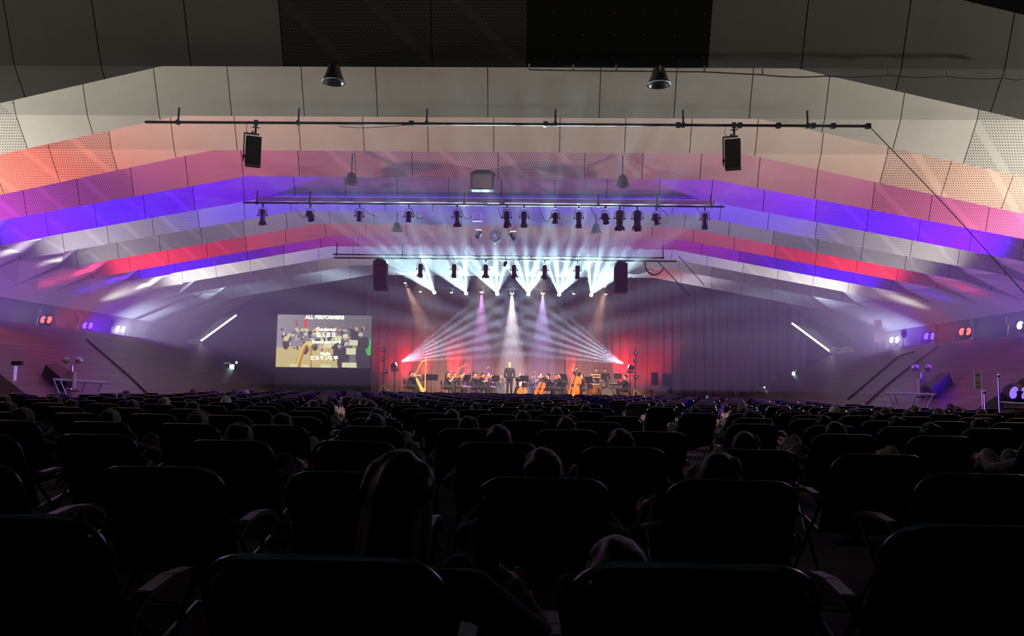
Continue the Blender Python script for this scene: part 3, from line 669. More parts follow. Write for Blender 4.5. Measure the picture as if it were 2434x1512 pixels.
a_, b_ = atY(2375, 957, Y), atY(2460, 962, Y); t = thing('handrail', (a_.x, Y, 0), 'pale horizontal handrail at the lower right behind the chairs', 'rail')
MB().tube((0, 0, a_.z), (b_.x - a_.x, 0, b_.z), .03).build('rail', M['steel'], t); MB().tube((.02, 0, 0), (.02, 0, a_.z), .025).tube((b_.x - a_.x, 0, 0), (b_.x - a_.x, 0, b_.z), .025).build('post', M['steel'], t)

for pts_, lab in ((((207, 808), (255, 850), (305, 893), (352, 938)), 'dark cable running down across the left wooden bank'), (((2228, 826), (2170, 868), (2110, 915), (2058, 962)), 'thicker dark cable running down across the right wooden bank'),
                  (((2172, 838), (2135, 850), (2080, 895), (2015, 950)), 'thin branching dark cable left of the thicker one on the right bank')):
    cable([on_bank(*q) + Vector((0, -.02, .03)) for q in pts_], lab, .03)
# ---------------------------------------------------------------- projection screen
YS = 41.0
q = [atY(x, y, YS) for x, y in ((660, 747), (884, 751), (881, 875), (655, 873))]
x0 = (q[0].x + q[3].x) / 2; x1 = (q[1].x + q[2].x) / 2; zt = (q[0].z + q[1].z) / 2; zb = (q[2].z + q[3].z) / 2; W_, H_ = x1 - x0, zt - zb
scr = thing('projection_screen', (x0, YS, zb), 'bright projection screen listing performers over an orchestra picture', 'screen')
NX, NY = 176, 98; rs = random.Random(11)
def lin(c): return tuple(((v / 255 + .055) / 1.055) ** 2.4 for v in c)
grid = [[None] * NX for _ in range(NY)]
for j in range(NY):
    for i in range(NX):
        u, v = i / NX, j / NY; k = 1 - u * .35
        grid[j][i] = [150 * k + 20, 140 * k + 22, 142 * k + 26]
        if v > .62 - .1 * u and u < .66: grid[j][i] = [226, 206, 140]
        if v < .5: grid[j][i] = [c * (1 - .1 * v) for c in grid[j][i]]
def fillp(fn, c, al=1):
    for j in range(NY):
        for i in range(NX):
            if fn((i + .5) / NX, (j + .5) / NY): grid[j][i] = [a * (1 - al) + b * al for a, b in zip(grid[j][i], c)]
def el(cx, cy, rx, ry, ang=0):
    ca, sa = math.cos(ang), math.sin(ang)
    return lambda u, v: (((u - cx) * ca + (v - cy) * sa * .56) / rx) ** 2 + ((-(u - cx) * sa + (v - cy) * ca * .56) / (ry * .56)) ** 2 < 1
rc = lambda a, b, c, d: (lambda u, v: a < u < c and b < v < d)
fillp(rc(.285, .08, .32, .3), (240, 80, 90)); fillp(rc(.195, .1, .215, .34), (180, 90, 100), .7)
for _ in range(230):
    u = rs.gauss(.5, .19); v = .25 + .42 * rs.random() ** 1.1; c = rs.choice([(52, 46, 50), (60, 54, 56), (70, 62, 62), (245, 238, 190), (250, 245, 200), (225, 170, 110), (210, 205, 200)])
    fillp(el(u, v, rs.uniform(.006, .022), rs.uniform(.01, .045), rs.uniform(-1, 1)), c, .85)
for u, v, rx, ry in ((.08, .42, .028, .06), (.1, .55, .035, .12), (.3, .66, .04, .1), (.82, .38, .04, .12), (.63, .5, .03, .1), (.62, .72, .05, .15), (.71, .85, .065, .25), (.93, .78, .09, .3), (.87, .5, .035, .1)): fillp(el(u, v, rx, ry), (64, 56, 60), .9)
fillp(el(.075, .37, .012, .03), (245, 225, 190)); fillp(el(.1, .46, .03, .05), (235, 225, 170)); fillp(el(.84, .26, .02, .04, -.5), (225, 175, 150))
fillp(lambda u, v: u > .93 and .45 < v < .76 and u - .93 > (v - .6) * .2, (90, 200, 100)); fillp(el(.93, .52, .05, .12), (70, 62, 66))
fillp(lambda u, v: v > .52 and abs(u - (.345 - .115 * ((v - .5) / .5) ** .55)) < .018 + .01 * v, (214, 140, 60)); fillp(lambda u, v: v > .55 and abs(u - (.335 - .115 * ((v - .5) / .5) ** .55)) < .01, (250, 235, 110))
fillp(el(.345, .545, .04, .045), (248, 236, 110)); fillp(lambda u, v: v > .58 and abs(u - (.355 + .02 * v)) < .01, (205, 160, 60))
for a, b, c, d in ((.61, .4, .68, .5), (.7, .36, .75, .43), (.77, .47, .86, .57), (.74, .62, .84, .74), (.5, .5, .58, .62), (.7, .9, .85, .99), (.145, .94, .22, .99), (.28, .95, .35, .995), (.48, .94, .58, 1)): fillp(rc(a, b, c, d), (244, 246, 196))
for a, b, c, d in ((.49, .62, .55, .72), (.56, .64, .6, .76)): fillp(rc(a, b, c, d), (236, 200, 140))
vs, fs = [], []
for j in range(NY + 1):
    for i in range(NX + 1): vs.append((W_ * i / NX, 0, H_ * (1 - j / NY)))
for j in range(NY):
    for i in range(NX): k = j * (NX + 1) + i; fs.append((k, k + 1, k + NX + 2, k + NX + 1))
me = bpy.data.meshes.new('picture'); me.from_pydata(vs, [], fs); ca = me.color_attributes.new('col', 'FLOAT_COLOR', 'CORNER'); li = 0
for j in range(NY):
    for i in range(NX):
        c = lin([max(0, min(255, x)) for x in grid[j][i]])
        for _ in range(4): ca.data[li].color = (*c, 1); li += 1
m = mat('screen_picture', (.02, .02, .02), .6); T = NT(m); n = T.n('ShaderNodeVertexColor', layer_name='col'); T.l(n.outputs[0], T.b.inputs['Emission Color']); T.b.inputs['Emission Strength'].default_value = .85
me.materials.append(m); link('picture', me, scr)
MB().box((W_ / 2, .04, H_ / 2), (W_ + .08, .05, H_ + .08)).build('backing', M['black'], scr)
MB().box((W_ / 2, .06, -(zb - .0) / 2), (W_ + .06, .04, zb - .02)).build('skirt', M['backwall'], scr)
TXT = emit('caption_glow', (1, 1, .72), 1.6)
def caption(s, u, v, size, name='caption'):
    cu = bpy.data.curves.new(name, 'FONT'); cu.body = s; cu.size = size; cu.align_x = 'CENTER'; cu.extrude = .004; cu.offset = .012
    o = bpy.data.objects.new(name, cu); C.objects.link(o); bpy.context.view_layer.update()
    me = bpy.data.meshes.new_from_object(o.evaluated_get(bpy.context.evaluated_depsgraph_get())); bpy.data.objects.remove(o)
    me.transform(Matrix.Rotation(math.pi / 2, 4, 'X')); me.materials.clear(); me.materials.append(TXT); k = link(name, me, scr); k.location = (W_ * u, -.012, H_ * (1 - v)); return k
caption('ALL PERFORMERS', .5, .075, .27); caption('Conductor', .52, .30, .24); caption('Sound Arranger', .53, .54, .24); caption('Violin', .52, .765, .24); caption('ビルマン聡平', .51, .85, .25)
b = MB()      # four dense characters, too blurred to read in the picture
for i in range(4):
    cx = W_ * .52 + (i - 1.5) * .27; cz = H_ * (1 - .375)
    for dz in (-.1, 0, .1): b.box((cx, -.012, cz + dz), (.21, .008, .04))
    for dx in ((-.08, .08), (0,), (-.08, 0, .08), (-.05, .07))[i]: b.box((cx + dx, -.012, cz), (.04, .008, .24))
b.build('caption', TXT, scr)
# ---------------------------------------------------------------- people
def remesh(b, name, mt, vox, smooth=2):
    me = b.mesh('tmp', mt); o = bpy.data.objects.new('tmp', me); C.objects.link(o)
    r = o.modifiers.new('r', 'REMESH'); r.mode = 'VOXEL'; r.voxel_size = vox; r.use_smooth_shade = True
    s = o.modifiers.new('s', 'SMOOTH'); s.factor = .5; s.iterations = smooth
    bpy.context.view_layer.update()
    res = bpy.data.meshes.new_from_object(o.evaluated_get(bpy.context.evaluated_depsgraph_get())); res.name = name
    bpy.data.objects.remove(o); bpy.data.meshes.remove(me)
    for p in res.polygons: p.use_smooth = True
    return res
def ik(a, c, l1, l2, pole):
    a, c, pole = Vector(a), Vector(c), Vector(pole); d = c - a; L = min(max(d.length, .05), (l1 + l2) * .999); u = d.normalized(); c = a + u * L
    k = (l1 * l1 - l2 * l2 + L * L) / (2 * L); h = math.sqrt(max(l1 * l1 - k * k, 0)); p = pole - u * pole.dot(u)
    return a + u * k + (p.normalized() if p.length > 1e-4 else u.orthogonal()) * h, c
def hand(b, wrist, d, nrm, s=1, curl=.6, side=1):
    """palm, five fingers and a thumb leaving the side of the palm; d = pointing direction, nrm = palm normal"""
    d = Vector(d).normalized(); nrm = Vector(nrm); nrm = (nrm - d * nrm.dot(d)).normalized(); sd = d.cross(nrm) * side
    w = Vector(wrist)
    b.cap(w, .024 * s, w + d * .075 * s + sd * .014 * s, .022 * s, 8).cap(w + sd * .01 * s, .02 * s, w + d * .08 * s - sd * .028 * s, .017 * s, 8).cap(w, .02 * s, w + d * .08 * s + sd * .032 * s, .017 * s, 8)
    for k, (off, ln) in enumerate(((-.033, .062), (-.012, .075), (.011, .08), (.033, .072))):
        p = w + d * .09 * s + sd * off * s; v = d.copy()
        for j in range(3):
            v = (Matrix.Rotation(-curl * (.5 + .5 * j) * side, 3, sd) @ v) if True else v; q = p + v * ln * s * (.45, .32, .25)[j]
            b.cap(p, (.0105 - .0012 * j) * s, q, (.0095 - .0012 * j) * s, 7); p = q
    p = w + d * .03 * s + sd * .03 * s; v = (d * .6 + sd * .8 + nrm * .25).normalized(); q = p + v * .045 * s
    b.cap(p, .014 * s, q, .0115 * s, 7).cap(q, .011 * s, q + (v * .5 + d * .7).normalized() * .032 * s, .009 * s, 7)
def person_meshes(key, hipz=.50, lean=0.0, head=(0, 0, 0), hl=None, hr=None, pl=(-.4, .2, -1), pr=(.4, .2, -1), feet=None, female=False, skirt=False, vox=.012,
                  back=None, hair='short', sleeve=1.0, fingers=.7, seated=True, kneepole=(0, -1, .6), handdir=None, hipy=0.0):
    """facing -Y, origin on the floor under the hips. returns dict part -> mesh"""
    up = Vector((0, -math.sin(lean), math.cos(lean))); hip = Vector((0, hipy, hipz)); chest = hip + up * .34; neck = hip + up * .50 + Vector((0, .0, 0))
    hdir = Matrix.Rotation(head[2], 3, 'Z') @ Matrix.Rotation(head[0], 3, 'X')
    upn = (up * .6 + Vector((0, 0, .4))).normalized() if back is None else up
    hc = neck + upn * .07 + hdir @ Vector((0, -.02, .12))
    W = .175 if female else .20
    sh = [neck + Vector((s * W, 0, -.055)) for s in (-1, 1)]; hp = [hip + Vector((s * .09, 0, 0)) for s in (-1, 1)]
    HT = [Vector(hl) if hl else sh[0] + Vector((-.08, -.1, -.5)), Vector(hr) if hr else sh[1] + Vector((.08, -.1, -.5))]
    el = []; wr = []
    for s in (0, 1):
        e, c = ik(sh[s], HT[s], .285, .255, (pl, pr)[s]); el.append(e); wr.append(c)
    if feet is None: feet = [(-.13, -.42, .09), (.13, -.42, .09)] if seated else [(-.10, 0, .09), (.10, .02, .09)]
    kn = []; an = []
    for s in (0, 1):
        k_, c = ik(hp[s], Vector(feet[s]), .42, .41, kneepole); kn.append(k_); an.append(c)
    body = MB(); cl = MB(); g = .012
    t = hdir
    def E(p, r): body.ell(hc + t @ Vector(p), r, 14, 10, t)
    E((0, .01, .02), (.076, .093, .098)); E((0, -.025, -.045), (.058, .062, .068)); E((0, -.062, -.085), (.026, .024, .022))
    E((0, -.095, -.012), (.012, .018, .028)); E((0, -.108, -.028), (.016, .012, .012)); E((0, -.083, .028), (.05, .014, .012)); E((0, -.086, -.058), (.024, .012, .008)); E((0, -.084, -.07), (.02, .012, .007))
    for s in (-1, 1): E((s * .08, .012, -.012), (.010, .022, .034)); E((s * .043, -.065, -.03), (.022, .02, .022))
    body.cap(neck - upn * .06, .066, hc + t @ Vector((0, .02, -.05)), .054)
    body.cap(hip, .125, chest, .13).cap(chest, .13, neck - up * .05, .085).cap(sh[0], .055, sh[1], .055)
    for s in (0, 1):
        body.cap(sh[s], .052, el[s], .040).cap(el[s], .040, wr[s], .026)
        dd = (wr[s] - el[s]).normalized() if handdir is None else Vector(handdir[s]).normalized()
        hand(body, wr[s], dd, (Vector((1 if s == 0 else -1, 0, 0)) + Vector((0, 0, -.6))), 1.0, fingers, 1 if s == 0 else -1)
        body.cap(hp[s], .085, kn[s], .056).cap(kn[s], .056, an[s], .036).cap(an[s] + Vector((0, .03, -.04)), .034, an[s] + Vector((0, -.14, -.055)), .03)
        sl = el[s].lerp(wr[s], sleeve) if sleeve > 0 else sh[s].lerp(el[s], 1 + sleeve)
        cl.cap(sh[s], .064, el[s] if sleeve > 0 else sl, .054)
        if sleeve > 0: cl.cap(el[s], .052, sl, .038)
        if skirt: cl.cap(hp[s], .11, kn[s], .12).cap(kn[s], .12, kn[s].lerp(an[s], .85), .13)
        else: cl.cap(hp[s], .1, kn[s], .07).cap(kn[s], .07, an[s], .052)
    if skirt: cl.cap(kn[0], .11, kn[1], .11).cap(kn[0].lerp(an[0], .8), .12, kn[1].lerp(an[1], .8), .12)
    cl.cap(neck - upn * .07, .085, neck + upn * .01, .07); cl.cap(hip, .14, chest, .142).cap(chest, .14, neck - up * .06, .098).cap(sh[0], .067, sh[1], .067).cap(hp[0], .11, hp[1], .11)
    shoe = MB()
    for s in (0, 1): shoe.cap(an[s] + Vector((0, .035, -.045)), .042, an[s] + Vector((0, -.15, -.06)), .036)
    hr_ = MB()
    if hair != 'bald':
        hr_.ell(hc + t @ Vector((0, .025, .045)), (.086, .095, .085), 14, 10, t).ell(hc + t @ Vector((0, .05, -.01)), (.084, .075, .10), 12, 8, t)
        rr_ = random.Random(len(key))
        for _ in range(60):
            a1, a2 = rr_.uniform(0, 6.28), rr_.uniform(.0, 1.7); v_ = Vector((math.cos(a1) * math.sin(a2) * .085, math.sin(a1) * math.sin(a2) * .09 + .03, math.cos(a2) * .095 + .03))
            if v_.y > -.05: hr_.cap(hc + t @ v_, .02, hc + t @ (v_ * 1.06 + Vector((rr_.uniform(-.01, .01), .01, -.02))), .012, 6)
        if hair == 'long':
            hr_.cap(hc + t @ Vector((0, .06, .02)), .075, hc + t @ Vector((0, .09, -.16)), .07).cap(hc + t @ Vector((-.06, .03, 0)), .035, hc + t @ Vector((-.07, .05, -.2)), .03).cap(hc + t @ Vector((.06, .03, 0)), .035, hc + t @ Vector((.07, .05, -.2)), .03)
        if hair == 'bun': hr_.ell(hc + t @ Vector((0, .13, .03)), (.04, .04, .04))
    out = {'body': remesh(body, 'body', M['skin'], vox, 1), 'clothing': remesh(cl, 'clothing', M['suit'], vox * 1.5, 3), 'shoes': remesh(shoe, 'shoes', M['black'], .015, 1)}
    if hair != 'bald': out['hair'] = remesh(hr_, 'hair', M['hair'], .014, 2)
    ey = MB()
    for s in (-1, 1): ey.ell(hc + t @ Vector((s * .031, -.085, .006)), (.011, .006, .007), 8, 6, t)
    out['eyes'] = ey.mesh('eyes', M['black'], True)
    out['_j'] = dict(wr=wr, hc=hc, sh=sh, hip=hip, kn=kn)
    return out
M['skin'] = mat('skin', (.62, .36, .25), .55); M['skin'].node_tree.nodes['Principled BSDF'].inputs['Subsurface Weight'].default_value = 0
M['suit'] = cloth_mat('black_concert_clothes', (.012, .012, .014), (.025, .025, .028), (30, 30, 30)); M['hair'] = mat('dark_hair', (.015, .011, .010), .5)
M['greyhair'] = mat('grey_hair', (.22, .20, .18), .6)
M['varnish'] = mat('orange_varnish', (.62, .17, .04), .3, spec=.6); M['violinwood'] = mat('brown_varnish', (.30, .09, .03), .3, spec=.6); M['gold'] = mat('gold_leaf', (.85, .55, .18), .35, .6)
M['brass'] = mat('brass', (.85, .6, .25), .25, 1); M['paper'] = mat('paper', (.8, .78, .7), .8)
def person(parts, loc, rz, label, group=None, mirror=False, mats=None, sc=1.0):
    t = thing('person', loc, label, 'person', group, rz); t.scale = (-sc if mirror else sc, sc, sc)
    for k, me in parts.items():
        if k.startswith('_'): continue
        o = link(k, me, t)
        if mats and k in mats: o.material_slots[0].link = 'OBJECT'; o.material_slots[0].material = M[mats[k]]
    return t
ZS = .63
def stage(px, Y, z=ZS): p = atY(px, 900, Y); return Vector((p.x, Y, z))
POSE = {}
POSE['violin'] = person_meshes('violin', head=(.15, 0, -.5), hl=(-.30, -.42, 1.05), hr=(.05, -.38, .88), pl=(-.5, 0, -1), pr=(1, 0, -.3), sleeve=.9, female=True, hair='short', handdir=((.2, -.6, .8), (-.7, -.5, -.2)))
POSE['violin_long'] = person_meshes('violin_long', head=(.2, 0, -.5), lean=.15, hl=(-.30, -.45, 1.0), hr=(.05, -.42, .85), pl=(-.5, 0, -1), pr=(1, 0, -.3), sleeve=-.4, female=True, hair='long', skirt=True, handdir=((.2, -.6, .8), (-.7, -.5, -.2)))
POSE['cello'] = person_meshes('cello', hipy=.02, head=(.2, 0, .1), hl=(.02, -.30, 1.10), hr=(.30, -.42, .72), pl=(-1, 0, -.2), pr=(1, 0, -.2), feet=[(-.30, -.38, .09), (.30, -.38, .09)], sleeve=.95, hair='short', kneepole=(0, -1, .8))
POSE['wind'] = person_meshes('wind', head=(.05, 0, 0), hl=(-.06, -.34, .88), hr=(.06, -.36, .80), pl=(-1, 0, -.6), pr=(1, 0, -.6), sleeve=.9)
POSE['conductor'] = person_meshes('conductor', hipz=.94, seated=False, hl=(-.25, -.12, .875), hr=(.25, -.12, .875), pl=(-.35, 1, 0), pr=(.35, 1, 0), sleeve=.8, hair='bald', vox=.011)
POSE['bass'] = person_meshes('bass', hipz=.92, seated=False, lean=.22, head=(.4, 0, .2), hl=(-.10, -.42, 1.75), hr=(.26, -.40, 1.0), pl=(-1, -.4, .2), pr=(1, .2, 0), sleeve=-.5, hair='short', female=True, feet=[(-.14, -.05, .09), (.18, .15, .09)])
POSE['harp'] = person_meshes('harp', head=(.1, 0, -.3), lean=.2, hl=(-.05, -.52, 1.08), hr=(.18, -.48, .92), pl=(-1, .2, .3), pr=(1, 0, -.4), sleeve=-.4, female=True, skirt=True, hair='short')
POSE['stand'] = person_meshes('stand', hipz=.92, seated=False, head=(.35, 0, 0), hl=(-.22, -.40, 1.02), hr=(.22, -.42, .98), pl=(-1, .3, -.3), pr=(1, .3, -.3), sleeve=.8)
# orchestra chairs, stands and instruments
ch = thing('orchestra_chair', (0, 0, 0), '', 'chair', 'black chairs of the orchestra')
o = MB().box((0, 0, .45), (.42, .42, .05)).build('seat', M['blackfab'], ch); bv = o.modifiers.new('b', 'BEVEL'); bv.width = .02
o = MB().prism([(-.2, .62), (.2, .62), (.19, .86), (-.19, .86)], .2, .235).build('backrest', M['blackfab'], ch)
for sx in (-1, 1):
    MB().tube((sx * .19, -.18, .44), (sx * .21, -.2, 0), .012).build('leg', M['black'], ch); MB().rings([(sx * .18, .22, .84), (sx * .19, .2, .44), (sx * .21, .22, 0)], .012, 8).build('leg', M['black'], ch)
used_chair = [0]
def ochair(loc, rz, label):
    c = ch if not used_chair[0] else copy_tree(ch); used_chair[0] = 1; c.location = loc; c.rotation_euler = (0, 0, rz); c['label'] = label; return c
def violin(p, d, up, s, label, bow=True):
    t = thing('violin', p, label, 'violin', 'bowed string instruments'); d = Vector(d).normalized(); up = Vector(up); x = d.cross(up).normalized(); up = x.cross(d)
    R_ = Matrix((x, d, up)).transposed(); t.rotation_euler = R_.to_euler(); t.scale = (s, s, s)
    body_outline = []
    for k in range(40):
        a = 2 * math.pi * k / 40; y = -math.cos(a) * .178; w_ = .085 + .018 * (-y / .178) - .035 * math.exp(-((y - .01) / .045) ** 2); body_outline.append((math.copysign(abs(math.sin(a)) ** .6, math.sin(a)) * w_, y))
    b = MB(); n = 40; vs = [Vector((x_, y_, -.018)) for x_, y_ in body_outline] + [Vector((x_, y_, .018)) for x_, y_ in body_outline] + [Vector((0, 0, -.026)), Vector((0, 0, .028))]
    b.add(vs, [(i, (i + 1) % n, (i + 1) % n + n, i + n) for i in range(n)] + [((i + 1) % n, i, 2 * n) for i in range(n)] + [(i + n, (i + 1) % n + n, 2 * n + 1) for i in range(n)])
    b.build('body', M['varnish'], t)
    MB().box((0, .26, .02), (.026, .2, .02)).box((0, .37, .015), (.02, .05, .03)).box((0, .385, .01), (.05, .01, .01)).build('neck', M['violinwood'], t)
    MB().box((0, .1, .036), (.022, .26, .006)).prism([(-.02, .02), (.02, .02), (.014, .05), (-.014, .05)], -.002, .002, None, (0, -.03, 0)).build('fingerboard', M['black'], t)
    if bow: MB().tube((-.35, -.02, .075), (.37, .02, .06), .005).tube((-.35, -.02, .055), (.37, .02, .05), .003).build('bow', M['violinwood'], t)
    return t
def big_string(name, p, lean_x, lean_y, rz, H, label, mt, bow=True):
    """cello or double bass standing on its spike; H total body height"""
    t = thing(name, p, label, 'cello' if name == 'cello' else 'double bass', 'large string instruments', rz); t.rotation_euler = (lean_y, lean_x, rz); s = H
    n = 48; out = []
    for k in range(n):
        a = 2 * math.pi * k / n; z = -math.cos(a) * .5; w_ = .31 - .06 * (z + .0) - .11 * math.exp(-((z - .03) / .11) ** 2); out.append((math.copysign(abs(math.sin(a)) ** .55, math.sin(a)) * w_, z + .6))
    b = MB(); vs = [Vector((x * s, -.11 * s * .9, z * s)) for x, z in out] + [Vector((x * s, .1 * s, z * s)) for x, z in out] + [Vector((0, -.14 * s, .6 * s)), Vector((0, .12 * s, .6 * s))]
    b.add(vs, [(i, (i + 1) % n, (i + 1) % n + n, i + n) for i in range(n)] + [((i + 1) % n, i, 2 * n) for i in range(n)] + [(i + n, (i + 1) % n + n, 2 * n + 1) for i in range(n)])
    b.build('body', mt, t)
    MB().box((0, -.10 * s, 1.32 * s), (.05 * s, .05 * s, .5 * s)).ell((0, -.10 * s, 1.6 * s), (.035 * s, .05 * s, .06 * s)).box((0, -.1 * s, 1.52 * s), (.16 * s, .015, .015)).build('neck', M['violinwood'], t)
    MB().box((0, -.16 * s, 1.05 * s), (.05 * s, .012, .75 * s)).box((0, -.16 * s, .62 * s), (.14 * s, .02, .1 * s)).box((0, -.155 * s, .3 * s), (.06 * s, .015, .26 * s)).build('fingerboard', M['black'], t)
    b = MB()
    for sx in (-1, 1): b.rings([(sx * .1 * s, -.135 * s, .5 * s), (sx * .12 * s, -.135 * s, .6 * s), (sx * .09 * s, -.135 * s, .7 * s)], .007 * s, 6)
    b.build('sound_hole', M['black'], t); MB().tube((0, 0, .12 * s), (0, 0, 0), .008).build('spike', M['steel'], t)
    if bow: MB().tube((-.35, -.2 * s, .55 * s), (.4, -.22 * s, .5 * s), .006).build('bow', M['violinwood'], t)
    return t
def music_stand(px, Y, rz, label, h=1.05):
    t = thing('music_stand', stage(px, Y), label, 'music stand', 'black music stands of the orchestra', rz + math.pi)
    R_ = Matrix.Rotation(-.35, 3, 'X'); MB().box((0, 0, h), (.48, .015, .34), R_).box((0, -.05, h - .17), (.48, .06, .012)).build('desk', M['black'], t)
    MB().box((0, -.02, h + .01), (.4, .008, .28), R_).build('sheet_music', M['paper'], t)
    MB().tube((0, .02, 0.03), (0, .02, h), .012).build('pole', M['black'], t)
    for a in (0, 2.1, 4.2): MB().tube((0, .02, .12), (.24 * math.cos(a), .02 + .24 * math.sin(a), .01), .009).build('leg', M['black'], t)
def mic_stand(px, Y, h, label, boom=.4, rz=0):
    t = thing('microphone_stand', stage(px, Y), label, 'microphone stand', 'microphone stands on the stage', rz)
    MB().tube((0, 0, .02), (0, 0, h), .012).tube((0, 0, h - .05), (boom, 0, h + boom * .5), .008).build('pole', M['steel'], t); MB().cap((boom, 0, h + boom * .5), .02, (boom + .06, 0, h + boom * .5 + .08), .024, 8).build('microphone', M['chrome'], t)
    for a in (0, 2.1, 4.2): MB().tube((0, 0, .2), (.22 * math.cos(a), .22 * math.sin(a), .01), .01).build('leg', M['steel'], t)
def R_of(d): return d
def seat(pose, px, Y, rz, label, clabel, **kw):
    p = stage(px, Y); q = person(POSE[pose], p, rz, label, 'orchestra players', **kw); ochair(p + Matrix.Rotation(rz, 3, 'Z') @ Vector((0, .02, 0)), rz, clabel); return q
def hold(t, off): return t.matrix_basis @ Vector(off)
def with_violin(pose, px, Y, rz, label, clabel, vlabel, s=1.0, **kw):
    t = seat(pose, px, Y, rz, label, clabel, **kw); w_ = POSE[pose]['_j']['wr'][0]; a_ = hold(t, w_ + Vector((.07, .2, .05))); d = (hold(t, w_ + Vector((-.02, -.1, .03))) - hold(t, w_ + Vector((.12, .28, .06)))).normalized()
    violin(a_, d, (0, 0, 1), s, vlabel); return t
# the conductor stands with the back to the audience
person(POSE['conductor'], stage(1211, 40.2), math.pi, 'bald conductor in a black jacket with white cuffs, standing with back to the hall', 'orchestra players')
k = [o for o in C.objects if o.name.startswith('person') and 'conductor' in o.get('label', '')][0]
for s in (-1, 1):
    w_ = POSE['conductor']['_j']['wr'][(s + 1) // 2]; MB().cap(w_ + Vector((0, .02, .11)), .046, w_ + Vector((0, .01, .01)), .04).build('shirt_cuff', M['paper'], k, True, 'white shirt cuff')
t = thing('podium', stage(1211, 40.2, ZS), 'low black podium under the conductor', 'podium'); MB().box((0, 0, -.0 + .05), (1.0, .8, .09)).build('deck', M['blackfab'], t)
k.location.z += .095
HP = math.pi / 2
# facing: rz=0 faces the audience; +90deg turns towards +X (right in the picture)
t = seat('harp', 972, 41.0, HP * .95, 'harpist in black leaning into a golden harp at the far left of the stage', 'black chair under the harpist')
with_violin('violin', 990, 43.0, HP * .7, 'violinist half hidden behind the harpist', 'black chair behind the harp', 'violin held just behind the harp')
with_violin('violin_long', 1060, 41.2, HP, 'long haired woman in black playing violin in profile, left front', 'black chair under the long haired violinist', 'orange violin of the long haired woman')
with_violin('violin', 1079, 42.6, HP * .9, 'violinist behind the long haired woman', 'black chair of the second violinist from the left', 'violin raised behind the long haired woman')
with_violin('violin', 1100, 43.6, HP * .8, 'small violinist between the two front left groups', 'black chair between the front left groups', 'violin between the two front left groups')
with_violin('violin', 1127, 41.3, HP * 1.05, 'stocky violinist in black with a lowered arm, left of centre', 'black chair of the stocky violinist', 'violin of the stocky player left of centre')
with_violin('violin_long', 1143, 42.4, HP * .9, 'long haired violinist behind the stocky player', 'black chair behind the stocky violinist', 'violin behind the stocky player')
with_violin('violin', 1160, 43.4, HP * .6, 'violinist leaning forward left of the conductor', 'black chair left of the conductor', 'violin left of the conductor')
BK = [(1096, 45.3), (1115, 45.5), (1133, 45.3), (1152, 45.5), (1172, 45.0), (1190, 45.4), (1250, 45.2), (1266, 45.5), (1284, 45.1), (1322, 45.2), (1338, 45.5)]
for i, (px, Y) in enumerate(BK):
    q = 'left' if px < 1211 else 'right'; n_ = i + 1 if px < 1211 else i - 5
    o_ = ('nearest the harp side', 'second', 'third', 'fourth', 'fifth', 'sixth')[n_ - 1]
    seat('wind', px, Y, 0, 'wind player in the back row, %s, on the %s of the conductor' % (o_, q), 'back row chair, %s, on the %s of the conductor' % (o_, q), mats={'hair': ('hair', 'hair')[i % 2]})
    t = thing('trumpet' if i % 2 else 'clarinet', stage(px, Y - .36, ZS + .86), '%s of the back row player, %s, %s of the conductor' % ('brass trumpet' if i % 2 else 'black clarinet', o_, q), 'instrument', 'wind instruments of the back row')
    if i % 2: MB().rings([(0, .22, .08), (0, -.2, .06), (0, -.3, .05), (0, -.36, .045)], [.008, .009, .025, .06], 12).rings([(0, .1, .07), (0, .1, 0), (0, -.1, 0), (0, -.1, .06)], .008, 8).build('tubing', M['brass'], t, True); MB().tube((0, 0, .0), (0, 0, .1), .01).build('valve', M['brass'], t)
    else: MB().rings([(0, .24, .12), (0, -.02, -.2), (0, -.06, -.26)], [.012, .016, .035], 10).build('tube', M['black'], t, True); MB().ell((0, .06, -.06), (.02, .01, .02)).build('key', M['steel'], t)
seat('cello', 1236, 42.2, 0, 'cellist in glasses facing the hall right of the conductor', 'black chair of the cellist facing the hall', mats={'hair': 'greyhair'})
big_string('cello', stage(1241, 41.72), .06, -.18, 0, .82, 'orange cello held upright right of the conductor', M['varnish'])
t = seat('cello', 1303, 41.6, -HP * .8, 'cellist in black turned left, right of centre', 'black chair of the cellist turned left')
big_string('cello', stage(1277, 41.2), .36, -.1, -.35, .82, 'orange cello tilted to the right, right of centre', M['varnish'])
with_violin('violin', 1286, 43.2, -HP * .5, 'violist behind the tilted cello', 'black chair behind the tilted cello', 'viola behind the tilted cello', 1.15, mirror=True)
with_violin('violin', 1330, 42.2, -HP * .7, 'violist bowing left of the double bass', 'black chair left of the double bass', 'viola just left of the double bass', 1.15, mirror=True)
person(POSE['bass'], stage(1374, 42.4), -.5, 'standing bass player with one arm raised high', 'orchestra players')
big_string('double_bass', stage(1360, 41.9), .2, -.15, -.95, 1.12, 'tall honey coloured double bass leaning right', M['varnish'])
with_violin('violin_long', 1388, 42.7, -HP * .9, 'long haired player seated right of the double bass', 'black chair right of the double bass', 'viola right of the double bass', 1.1, mirror=True)
person(POSE['stand'], stage(1417, 44.3), 0, 'percussionist standing behind golden temple bars', 'orchestra players')
t = seat('wind', 1487, 41.4, -HP * .95, 'keyboard player in black seated at the far right of the stage', 'black chair of the keyboard player')
person(POSE['stand'], stage(1437, 44.6), .2, 'drummer behind the drum kit at the right', 'orchestra players')
